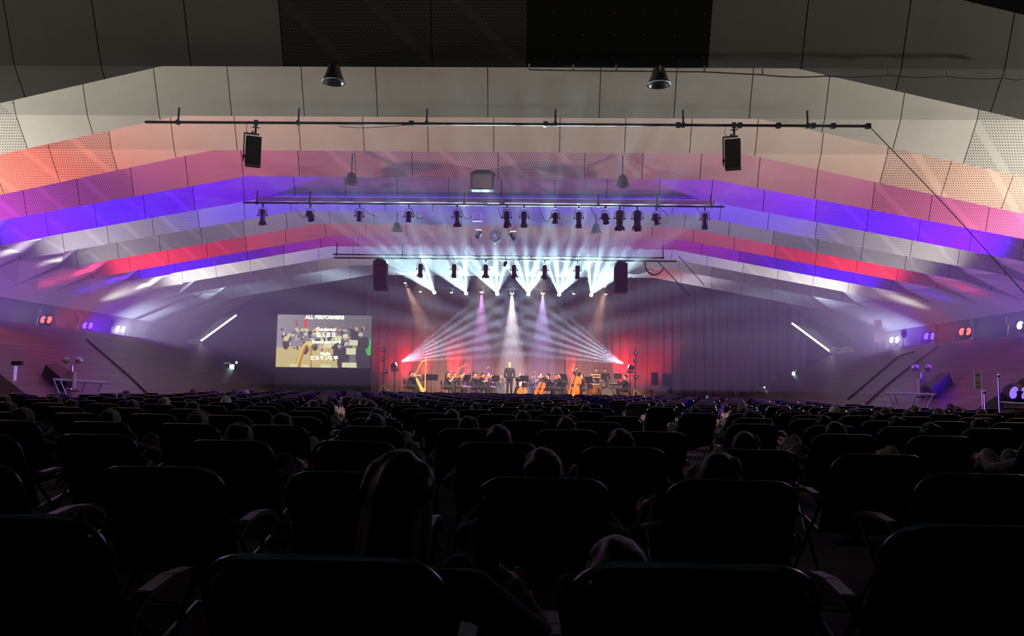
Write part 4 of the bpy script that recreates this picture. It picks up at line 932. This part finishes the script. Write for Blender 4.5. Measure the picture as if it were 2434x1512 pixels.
# harp
p = stage(1001, 41.0); t = thing('harp', p, 'tall golden concert harp at the left of the stage', 'harp')
MB().lathe([(.06, 0), (.075, .1), (.045, .18), (.04, 1.62), (.06, 1.7), (.075, 1.78), (.05, 1.86), (.02, 1.9)], 14, (.22, 0, .12)).build('column', M['gold'], t, True)
MB().rings([(-.38, 0, 1.18), (-.30, 0, 1.22), (-.20, 0, 1.34), (-.12, 0, 1.55), (-.02, 0, 1.76), (.1, 0, 1.86), (.22, 0, 1.86)], [.03, .04, .045, .045, .045, .05, .05], 10).build('neck', M['gold'], t, True)
MB().rings([(-.38, 0, 1.2), (-.15, 0, .7), (.14, 0, .16)], [.05, .10, .16], 12).build('soundboard', M['gold'], t, True)
MB().box((.16, 0, .07), (.42, .34, .12)).build('base', M['gold'], t)
b = MB()
for i in range(22): s_ = i / 21; b.tube((-.33 + .44 * s_, 0, 1.10 - .86 * s_), (-.30 + .46 * s_, 0, 1.24 + .6 * s_ ** .7), .0022, n=4)
b.build('strings', M['steel'], t)
# percussion
p = stage(1416, 43.7); t = thing('bar_chimes', p, 'golden slatted percussion bars on a stand before the percussionist', 'percussion')
for z in (1.32, 1.17): MB().box((0, 0, z), (.58, .07, .055)).build('bar', M['gold'], t)
MB().tube((-.2, 0, 0), (-.2, 0, 1.3), .015).tube((.2, 0, 0), (.2, 0, 1.3), .015).build('stand', M['steel'], t)
t = thing('timpani', stage(1411, 43.0), 'large dark kettle drum under the golden bars', 'drum'); MB().lathe([(.02, .2), (.2, .25), (.33, .45), (.36, .75), (.36, .78)], 22).build('kettle', M['violinwood'], t, True); MB().lathe([(.37, .76), (.37, .8), (.001, .8)], 22).build('head', M['paper'], t)
for a in range(4): MB().tube((.3 * math.cos(a * 1.57), .3 * math.sin(a * 1.57), .4), (.36 * math.cos(a * 1.57), .36 * math.sin(a * 1.57), 0), .015).build('leg', M['steel'], t)
t = thing('drum_kit', stage(1442, 42.6), 'drum kit with shiny shells and cymbals right of the percussion', 'drum kit')
def drum(nm, c, r, h, rot): MB().lathe([(r, -h / 2), (r, h / 2)], 22, c, rot=rot).lathe([(r * 1.03, h / 2 - .01), (r * 1.03, h / 2 + .01), (.001, h / 2 + .005)], 22, c, rot=rot).lathe([(r * 1.03, -h / 2 - .01), (r * 1.03, -h / 2 + .01)], 22, c, rot=rot).build(nm, [M['drumshell']], t, True)
M['drumshell'] = mat('sparkle_shell', (.5, .45, .4), .2, .8)
drum('bass_drum', (0, 0, .3), .29, .38, Matrix.Rotation(HP, 3, 'X')); drum('snare_drum', (-.38, .2, .62), .18, .14, None); drum('rack_tom', (-.15, 0, .8), .15, .2, Matrix.Rotation(.3, 3, 'X')); drum('rack_tom', (.18, 0, .8), .16, .22, Matrix.Rotation(.3, 3, 'X')); drum('floor_tom', (.45, .2, .45), .2, .36, None)
for cx, cy, cz, r, ti in ((-.5, .15, 1.12, .22, .2), (.45, .1, 1.22, .25, -.35), (-.62, .3, .9, .17, 0)):
    MB().lathe([(r, 0), (r * .3, .02), (.04, .05), (.001, .055)], 22, (cx, cy, cz), rot=Matrix.Rotation(ti, 3, 'Y')).build('cymbal', M['brass'], t, True); MB().tube((cx, cy, 0), (cx, cy, cz + .03), .012).build('cymbal_stand', M['steel'], t)
# keyboard corner
p = stage(1470, 41.3); t = thing('keyboard', p, 'black electric keyboard on a stand at the right of the stage', 'keyboard', rz=.3)
MB().box((0, 0, .78), (1.0, .32, .09)).build('case', M['black'], t); MB().box((0, .09, .83), (.9, .14, .02)).build('keys', M['paper'], t); MB().tube((-.35, 0, .75), (.35, 0, 0), .018).tube((.35, 0, .75), (-.35, 0, 0), .018).build('stand', M['black'], t)
t = thing('monitor', stage(1469, 41.0, ZS), 'black flat monitor on a thin stand before the keyboard player', 'monitor'); MB().box((0, 0, 1.22), (.40, .03, .3)).build('panel', M['black'], t); MB().tube((0, .02, 0), (0, .02, 1.1), .015).box((0, .02, .01), (.3, .3, .02)).build('stand', M['black'], t)
for i, (px, Y, r, lab) in enumerate(((1015, 42.2, .3, 'music stand right of the harp column'), (1031, 42.6, .5, 'music stand with a slanted white page left of the long haired woman'), (1110, 41.7, .8, 'music stand between the long haired woman and the stocky violinist'), (1178, 42.4, .5, 'music stand immediately left of the conductor'), (1246, 41.3, 0, 'dark music stand in front of the upright cello'),
                                  (1291, 43.6, -.3, 'music stand between the two cellos'), (1340, 41.4, -.9, 'tall slanted music stand left of the double bass'), (1400, 42.2, -.5, 'music stand right of the double bass'))): music_stand(px, Y, r, lab, 1.15 if i == 6 else 1.02)
for px, Y, h, lab, bm, rz in ((1090, 44.5, 1.6, 'tall microphone stand behind the left violins', .5, .3), (1150, 44.6, 1.55, 'microphone stand behind the player left of the conductor', .4, .2), (1272, 44.4, 1.5, 'microphone stand behind the two cellos', -.4, 0), (1342, 44.5, 1.45, 'microphone stand behind the violist', -.4, 0),
                          (1455, 41.6, 1.9, 'tall pale microphone stand right of the drum kit', .05, 0), (1030, 44.4, 1.5, 'microphone stand behind the harp', -.4, .5)): mic_stand(px, Y, h, lab, bm, rz)
# side lighting towers and beam fixtures low on each side
def tower(px, Y, h, label, heads):
    t = thing('lighting_tower', stage(px, Y, ZS), label, 'lighting tower'); MB().tube((0, 0, 0), (0, 0, h), .03).tube((-.25, 0, h * .45), (.25, 0, h * .45), .02).build('pole', M['black'], t)
    for a in (0, 2.1, 4.2): MB().tube((0, 0, .55), (.45 * math.cos(a), .45 * math.sin(a), .01), .018).build('leg', M['beige'], t)
    for z, o_ in heads: MB().lathe([(.001, .16), (.09, .14), (.1, -.1), (.11, -.14), (.09, -.12)], 14, (o_, -.05, z), rot=Matrix.Rotation(1.5, 3, 'X')).build('lamp_head', M['black'], t, True); MB().ell((o_, -.2, z), (.03, .02, .03)).build('lens', M['dim_lens'], t, True)
M['dim_lens'] = emit('dim_lens', (.8, .75, .85), .6)
tower(912, 41.2, 2.6, 'dark lighting tower with pale legs left of the stage', ((2.45, -.04), (1.95, -.06), (1.3, .1)))
tower(1510, 42.0, 2.8, 'dark lighting tower at the right edge of the stage', ((2.5, .02), (2.1, .0), (1.2, .05)))
for px, py, s, lab in ((938, 867, 1, 'beam fixture at the left side of the stage'), (1498, 872, -1, 'beam fixture at the right side of the stage')):
    p = atY(px, py, 42.0); t = thing('moving_head', p, lab, 'moving light', 'side beam fixtures'); dv = Vector((s * .85, -.1, .35)); R_ = dv.to_track_quat('Z', 'Y').to_matrix()
    MB().lathe([(.001, -.25), (.1, -.22), (.13, -.05), (.11, .1)], 16, rot=R_).build('head', M['black'], t, True); MB().lathe([(.001, .07), (.105, .1)], 16, rot=R_).build('lens', M['lens_cyan'], t)
    MB().box((0, .14, -.08), (.1, .04, .34)).box((0, 0, -.28), (.34, .3, .14)).build('yoke', M['black'], t); MB().tube((0, 0, -.34), (0, 0, ZS - p.z), .03).build('stand', M['black'], t)
# stage right corner
p = stage(1553, 43.0, 0); t = thing('stage_speaker', (p.x, 42.6, 0), 'dark floor loudspeaker on a pole right of the stage', 'loudspeaker'); MB().box((0, 0, 1.75), (.34, .3, .7)).build('cabinet', M['black'], t); MB().box((0, -.156, 1.75), (.28, .01, .62)).build('grille', M['blackfab'], t); MB().tube((0, 0, 0), (0, 0, 1.4), .03).box((0, 0, 1.39), (.4, .3, .03)).build('stand', M['steel'], t)
for px, w_, h0, h1, lab in ((1574, .55, .95, 1.35, 'upper grey equipment rack frame right of the stage'), (1580, .9, 0.3, .93, 'lower wide grey equipment rack frame right of the stage')):
    t = thing('equipment_rack', (stage(px, 42.2).x, 42.2, 0), lab, 'rack'); b = MB()
    for x in (-w_ / 2, w_ / 2):
        for y in (-.25, .25): b.box((x, y, (h0 + h1) / 2), (.035, .035, h1 - h0))
    for z in (h0 + .02, h1): b.box((0, -.25, z), (w_, .035, .035)).box((0, .25, z), (w_, .035, .035)).box((-w_ / 2, 0, z), (.035, .5, .035)).box((w_ / 2, 0, z), (.035, .5, .035))
    b.build('frame', M['beige'], t); MB().box((0, 0, h0 + .18), (w_ * .7, .4, .25)).build('device', M['steel'], t)
    if h0 < .5: MB().box((0, 0, .15), (w_, .5, .28)).build('plinth', M['black'], t)
t = thing('display_board', (stage(1598, 42.6).x, 42.9, 0), 'tall dim panel with a pale edge right of the racks', 'panel'); MB().box((-.2, 0, 1.5), (.6, .05, 1.1)).build('board', M['backwall'], t); MB().box((.12, 0, 1.5), (.035, .07, 1.1)).tube((-.2, 0, 0), (-.2, 0, 1), .03).build('edge', M['steel'], t)
p = atY(1681, 940, 38.0); t = thing('covered_table', (p.x, 38.0, 0), 'round table under a beige cloth right of the stage', 'table'); MB().lathe([(.001, .72), (.5, .72), (.54, .66), (.5, .4)], 22).build('cloth', M['beige'], t, True); MB().tube((0, 0, 0), (0, 0, .7), .04).lathe([(.3, 0), (.3, .03), (.001, .04)], 16).build('base', M['black'], t)
t = tag(MB().ell((0, 0, .12), (.07, .07, .1)).lathe([(.09, 0), (.09, .02), (.001, .03)], 12).build('vase', M['white'], None, True), 'small pale vase standing on the beige cloth', 'vase'); t.location = (p.x, 38.0, .72)
# ---------------------------------------------------------------- audience: reclining chairs in rows
M['tube'] = mat('dark_tube', (.14, .14, .15), .22, .8, spec=.6)
M['armgrey'] = mat('grey_plastic', (.16, .15, .145), .45)
M['sling'] = cloth_mat('black_sling', (.008, .008, .012), (.016, .015, .022), (60, 60, 60))
M['slinggreen'] = cloth_mat('dark_green_sling', (.016, .024, .018), (.026, .034, .026), (60, 60, 60))
M['slingblue'] = cloth_mat('dark_blue_sling', (.018, .018, .045), (.03, .03, .07), (60, 60, 60))
M['slingbrown'] = cloth_mat('dark_brown_sling', (.04, .022, .018), (.06, .034, .026), (60, 60, 60))
B0, B1 = Vector((0, -.17, .38)), Vector((0, -.47, .89))
def chair_frame(w=.285, rc_=.11):
    b = MB(); u = (B1 - B0).normalized(); L = (B1 - B0).length; pts = [B0 + Vector((-w, 0, 0)) - u * .05]
    for k in range(7):
        a = math.pi / 2 * k / 6; pts.append(B0 + u * (L - rc_ + rc_ * math.sin(a)) + Vector((-w + rc_ - rc_ * math.cos(a), 0, 0)))
    pts += [Vector((-p.x, p.y, p.z)) for p in reversed(pts)]
    b.rings(pts, .012, 8); return b
def seat_frame():
    b = MB(); pts = [(-.285, -.19, .36), (-.285, .30, .44), (-.285, .62, .34), (-.25, .66, .33), (.25, .66, .33), (.285, .62, .34), (.285, .30, .44), (.285, -.19, .36)]
    b.rings(pts, .012, 8); return b
def sling():
    b = MB(); rows = []; u = (B1 - B0).normalized(); L = (B1 - B0).length
    prof = [B0 + u * (L - .01 - (L - .03) * k / 8) for k in range(9)] + [Vector((0, -.1, .365)), Vector((0, .1, .39)), Vector((0, .3, .43)), Vector((0, .45, .39)), Vector((0, .62, .335))]
    nx = 9; vs = []
    for i, p in enumerate(prof):
        ww = .275 if i > 1 else (.20, .262)[i]
        for j in range(nx):
            s_ = j / (nx - 1) * 2 - 1; sag = .035 * (1 - s_ * s_) * math.sin(math.pi * min(1, (i + .5) / len(prof)))
            vs.append((ww * s_, p.y + (sag * -.8 if i < 9 else 0), p.z - (sag if i >= 9 else sag * .3)))
    n = len(prof); b.add(vs, [(i * nx + j, i * nx + j + 1, (i + 1) * nx + j + 1, (i + 1) * nx + j) for i in range(n - 1) for j in range(nx - 1)])
    m = len(vs); b.add([(x, y - .006, z - .006) for x, y, z in vs], [((i + 1) * nx + j, (i + 1) * nx + j + 1, i * nx + j + 1, i * nx + j) for i in range(n - 1) for j in range(nx - 1)])
    return b
def armrest(s):
    b = MB(); pts = [(s * .315, -.30, .56), (s * .32, -.22, .61), (s * .32, -.05, .625), (s * .32, .12, .61), (s * .32, .22, .57), (s * .32, .25, .53)]
    for (a, c) in zip(pts, pts[1:]):
        a, c = Vector(a), Vector(c); d = c - a; b.box((a + c) / 2, (.05, d.length + .015, .022), d.to_track_quat('Y', 'Z').to_matrix())
    return b
def leg(s, f):
    b = MB(); x = s * .305
    b.tube((x, .24, .57), (x, -.28, .0), .011) if f else b.tube((x, -.27, .58), (x, .34, .0), .011); return b
rc = thing('reclining_chair', (0, 0, 0), '', 'chair', 'reclining chairs of the audience')
chair_frame().build('back_frame', M['tube'], rc, True); seat_frame().build('seat_frame', M['tube'], rc, True); sl = sling().build('sling', M['sling'], rc, True)
for s in (-1, 1):
    armrest(s).build('armrest', M['armgrey'], rc); leg(s, 0).build('leg', M['tube'], rc, True); leg(s, 1).build('leg', M['tube'], rc, True)
far_mesh = []
for sm_ in ('sling', 'slinggreen', 'slingblue', 'slingbrown'):
    b = MB()
    for part, mi in ((chair_frame(), 0), (seat_frame(), 0), (sling(), 1), (armrest(-1), 2), (armrest(1), 2), (leg(-1, 0), 0), (leg(1, 0), 0), (leg(-1, 1), 0), (leg(1, 1), 0)): b.add(part.v, part.f, mi)
    far_mesh.append(b.mesh('reclining_chair', [M['tube'], M[sm_], M['armgrey']], True))
CARD = ['first', 'second', 'third', 'fourth', 'fifth', 'sixth', 'seventh', 'eighth', 'ninth', 'tenth', 'eleventh', 'twelfth', 'thirteenth', 'fourteenth', 'fifteenth', 'sixteenth', 'seventeenth', 'eighteenth', 'nineteenth', 'twentieth',
        'twenty-first', 'twenty-second', 'twenty-third', 'twenty-fourth', 'twenty-fifth', 'twenty-sixth', 'twenty-seventh', 'twenty-eighth', 'twenty-ninth', 'thirtieth', 'thirty-first', 'thirty-second', 'thirty-third', 'thirty-fourth']
def fx(px, py, Y): return atY(px, py, Y + 0).x
rnd = random.Random(21); rows = []
def yc(yb): return yb + .47          # chair origin from the depth of its top bar
rows.append([(fx(757, 1380, 1.81), yc(1.81), 0), (fx(1657, 1405, 1.81), yc(1.81), 0), (fx(215, 1290, 2.25) - .29, yc(2.25), .03), (fx(2125, 1265, 2.4) + .29, yc(2.4), -.03)])
rows.append([(fx(x, 1130, y), yc(y), r) for x, y, r in ((370, 3.54, .02), (832, 3.48, -.01), (1292, 3.40, .01), (1749, 3.44, -.02))] + [(fx(38, 1048, 3.6) - .29, yc(3.6), 0), (fx(2330, 1150, 3.9) , yc(3.9), 0)])
rows.append([(fx(x, 1060, y), yc(y), r) for x, y, r in ((220, 5.5, .02), (542, 5.17, 0), (838, 5.3, .02), (1182, 5.4, 0), (1487, 5.17, -.02), (1797, 5.17, 0), (2098, 4.95, -.02), (-60, 5.3, 0))])
for n in range(3, 21):
    yb = 1.8 + 1.75 * n; lo, hi = fx(0, 950, yb) - .5, fx(2434, 950, yb) + .5; lim = 10.7 if yb > 19.5 else 15.5
    off = (.15, .58)[n % 2] + rnd.uniform(-.08, .08); L_ = []
    for k in range(-22, 22):
        x = off + k * .865
        if x < max(lo, -lim) or x > min(hi, lim): continue
        if yb < 34 and abs(x - 2.9) < .52: x += .0; continue
        if yb > 36.5 and abs(x) > 8.5: continue
        L_.append((x + rnd.uniform(-.05, .05), yc(yb) + rnd.uniform(-.09, .09), rnd.uniform(-.06, .06)))
    rows.append(L_)
count = 0; placed = []; rest = []
for n, L_ in enumerate(rows):
    for i, (x, y, r) in enumerate(sorted(L_)):
        lab = 'black reclining chair, %s from the left in the %s row ahead of the viewer' % (CARD[i], CARD[n])
        if count >= 300: rest.append((x, y, r)); continue
        if n < 8:
            c = rc if count == 0 else copy_tree(rc); c.location = (x, y, 0); c.rotation_euler = (0, 0, r)
        else:
            v = rnd.choice((0, 0, 1, 1, 2, 3)); c = link('reclining_chair', far_mesh[v]); c.location = (x, y, 0); c.rotation_euler = (0, 0, r)
            lab = lab.replace('black', ('black', 'dark greenish', 'dark bluish', 'dark brownish')[v]); c['category'] = 'chair'; c['group'] = 'reclining chairs of the audience'
        c['label'] = lab; count += 1; placed.append((n, i, x, y, r))
b = MB(); src = far_mesh[0]; sv = [v.co.copy() for v in src.vertices]; sf = [tuple(p.vertices) for p in src.polygons]; sm2 = [p.material_index for p in src.polygons]
for x, y, r in rest:
    R_ = Matrix.Rotation(r, 3, 'Z'); o = len(b.v); b.v += [tuple(R_ @ v + Vector((x, y, 0))) for v in sv]; b.f += [tuple(i + o for i in f) for f in sf]; b.mi += sm2
if rest:
    o = b.build('distant_chairs', [M['tube'], M['slingblue'], M['armgrey']], None); tag(o, 'mass of dark reclining chairs in the farthest rows before the stage', 'chairs', kind='stuff')
# people in the chairs (they face the stage)
M['darkcloth'] = cloth_mat('dark_clothes', (.02, .02, .026), (.04, .038, .045), (25, 25, 25)); M['greycloth'] = cloth_mat('grey_clothes', (.10, .095, .10), (.16, .15, .15), (25, 25, 25)); M['palecloth'] = cloth_mat('pale_clothes', (.3, .28, .27), (.4, .37, .35), (25, 25, 25))
AR = dict(hl=(-.30, -.14, .68), hr=(.30, -.14, .68), pl=(-.6, .5, -.6), pr=(.6, .5, -.6), feet=[(-.13, -.66, .36), (.13, -.66, .36)], kneepole=(0, -.3, 1), handdir=((0, -1, -.1), (0, -1, -.1)), fingers=.4)
POSE['tall'] = person_meshes('tall', hipz=.40, hipy=-.10, lean=-.85, head=(.55, 0, 0), vox=.014, back=1, **AR)
POSE['tall_long'] = person_meshes('tall_long', hipz=.39, hipy=-.10, lean=-.85, head=(.5, 0, .15), vox=.014, back=1, female=True, hair='long', **AR)
POSE['upright'] = person_meshes('upright', hair='long', hipz=.40, hipy=-.05, lean=-.6, head=(.3, 0, 0), back=1, vox=.012, **AR)
def viewer(pose, n, i, x, y, r, label, mats=None, dz=0, dx=0, sc=1.0):
    t = person(POSE[pose], (x + dx, y, dz), math.pi + r, label, 'audience members', mats=mats, sc=sc); return t
taken = set()
def nearest(px, py, n):
    best = min((q for q in placed if q[0] == n), key=lambda q: abs(q[2] - fx(px, py, q[3] - .3))); return best
EXP = [(900, 1160, 0, 'upright', 'hair'), (1475, 1350, 0, 'tall', 'hair'), (1288, 1085, 1, 'tall', 'hair'), (1700, 1135, 1, 'tall_long', 'hair'), (1630, 1068, 2, 'tall_long', 'hair'), (840, 1000, 3, 'tall', 'hair'), (1490, 1040, 2, 'tall', 'hair'), (1142, 993, 4, 'tall', 'greyhair'),
       (1385, 1035, 3, 'tall', 'hair'), (1180, 1035, 2, 'tall', 'hair'), (660, 1055, 2, 'tall_long', 'hair'), (105, 985, 4, 'tall', 'hair'), (810, 1045, 3, 'tall_long', 'hair'), (2060, 960, 6, 'tall', 'hair'), (2190, 945, 7, 'tall_long', 'hair')]
def ppl(q, pose, hairm, cloth, dx=0, sc=1):
    n, i, x, y, r = q
    if (n, i) in taken: return
    taken.add((n, i)); w_ = {'clothing': cloth, 'hair': hairm}
    lab = '%s in %s, %s chair from left, %s row ahead' % ({'tall': 'person with dark hair', 'tall_long': 'long haired person', 'upright': 'tall person'}[pose] if hairm == 'hair' else 'grey haired person',
          {'darkcloth': 'dark clothes', 'greycloth': 'grey clothes', 'palecloth': 'pale clothes'}[cloth], CARD[i], CARD[n])
    viewer(pose, n, i, x, y, r, lab, w_, dx=dx, sc=sc)
for px, py, n, pose, hm in EXP:
    q = nearest(px, py, n); ppl(q, pose, hm, 'darkcloth', dx=(.14 if (n == 0 and pose == 'upright') else (-.15 if n == 0 else 0)), sc=(.9 if n == 0 and pose != 'upright' else 1))
for q in placed:
    n = q[0]
    pr_ = .38 if 2 < n < 9 else (.14 if n >= 9 else .0)
    if rnd.random() < pr_: ppl(q, rnd.choice(('tall', 'tall', 'tall_long')), 'hair' if rnd.random() < .93 else 'greyhair', rnd.choice(('darkcloth', 'darkcloth', 'greycloth', 'palecloth')))
# brown towel over the right side of one chair back
q = nearest(1292, 1130, 1); b = MB(); u = (B1 - B0).normalized(); nrm = Vector((0, -.86, -.5)); vs = []
for k in range(14):
    for j in range(7):
        s_ = j / 6; p = B1 - u * (.0 + .034 * k) + Vector((.135 + .155 * s_, 0, 0)) + nrm * (.022 + .006 * math.sin(s_ * 9 + k * .3))
        if k == 0: p = B1 + Vector((.135 + .14 * s_, .02, .014 - .05 * s_ ** 4))
        if k == 1: p += Vector((0, 0, -.02 * s_ ** 4))
        vs.append(p)
b.add(vs, [(k * 7 + j, k * 7 + j + 1, (k + 1) * 7 + j + 1, (k + 1) * 7 + j) for k in range(13) for j in range(6)])
o = b.build('towel', cloth_mat('brown_towel', (.16, .11, .085), (.24, .17, .13), (8, 8, 1)), None, True); md = o.modifiers.new('s', 'SOLIDIFY'); md.thickness = .008; o.location = (q[2], q[3], 0); o.rotation_euler = (0, 0, q[4]); tag(o, 'brown towel hanging over the right side of a chair back near the centre', 'towel')
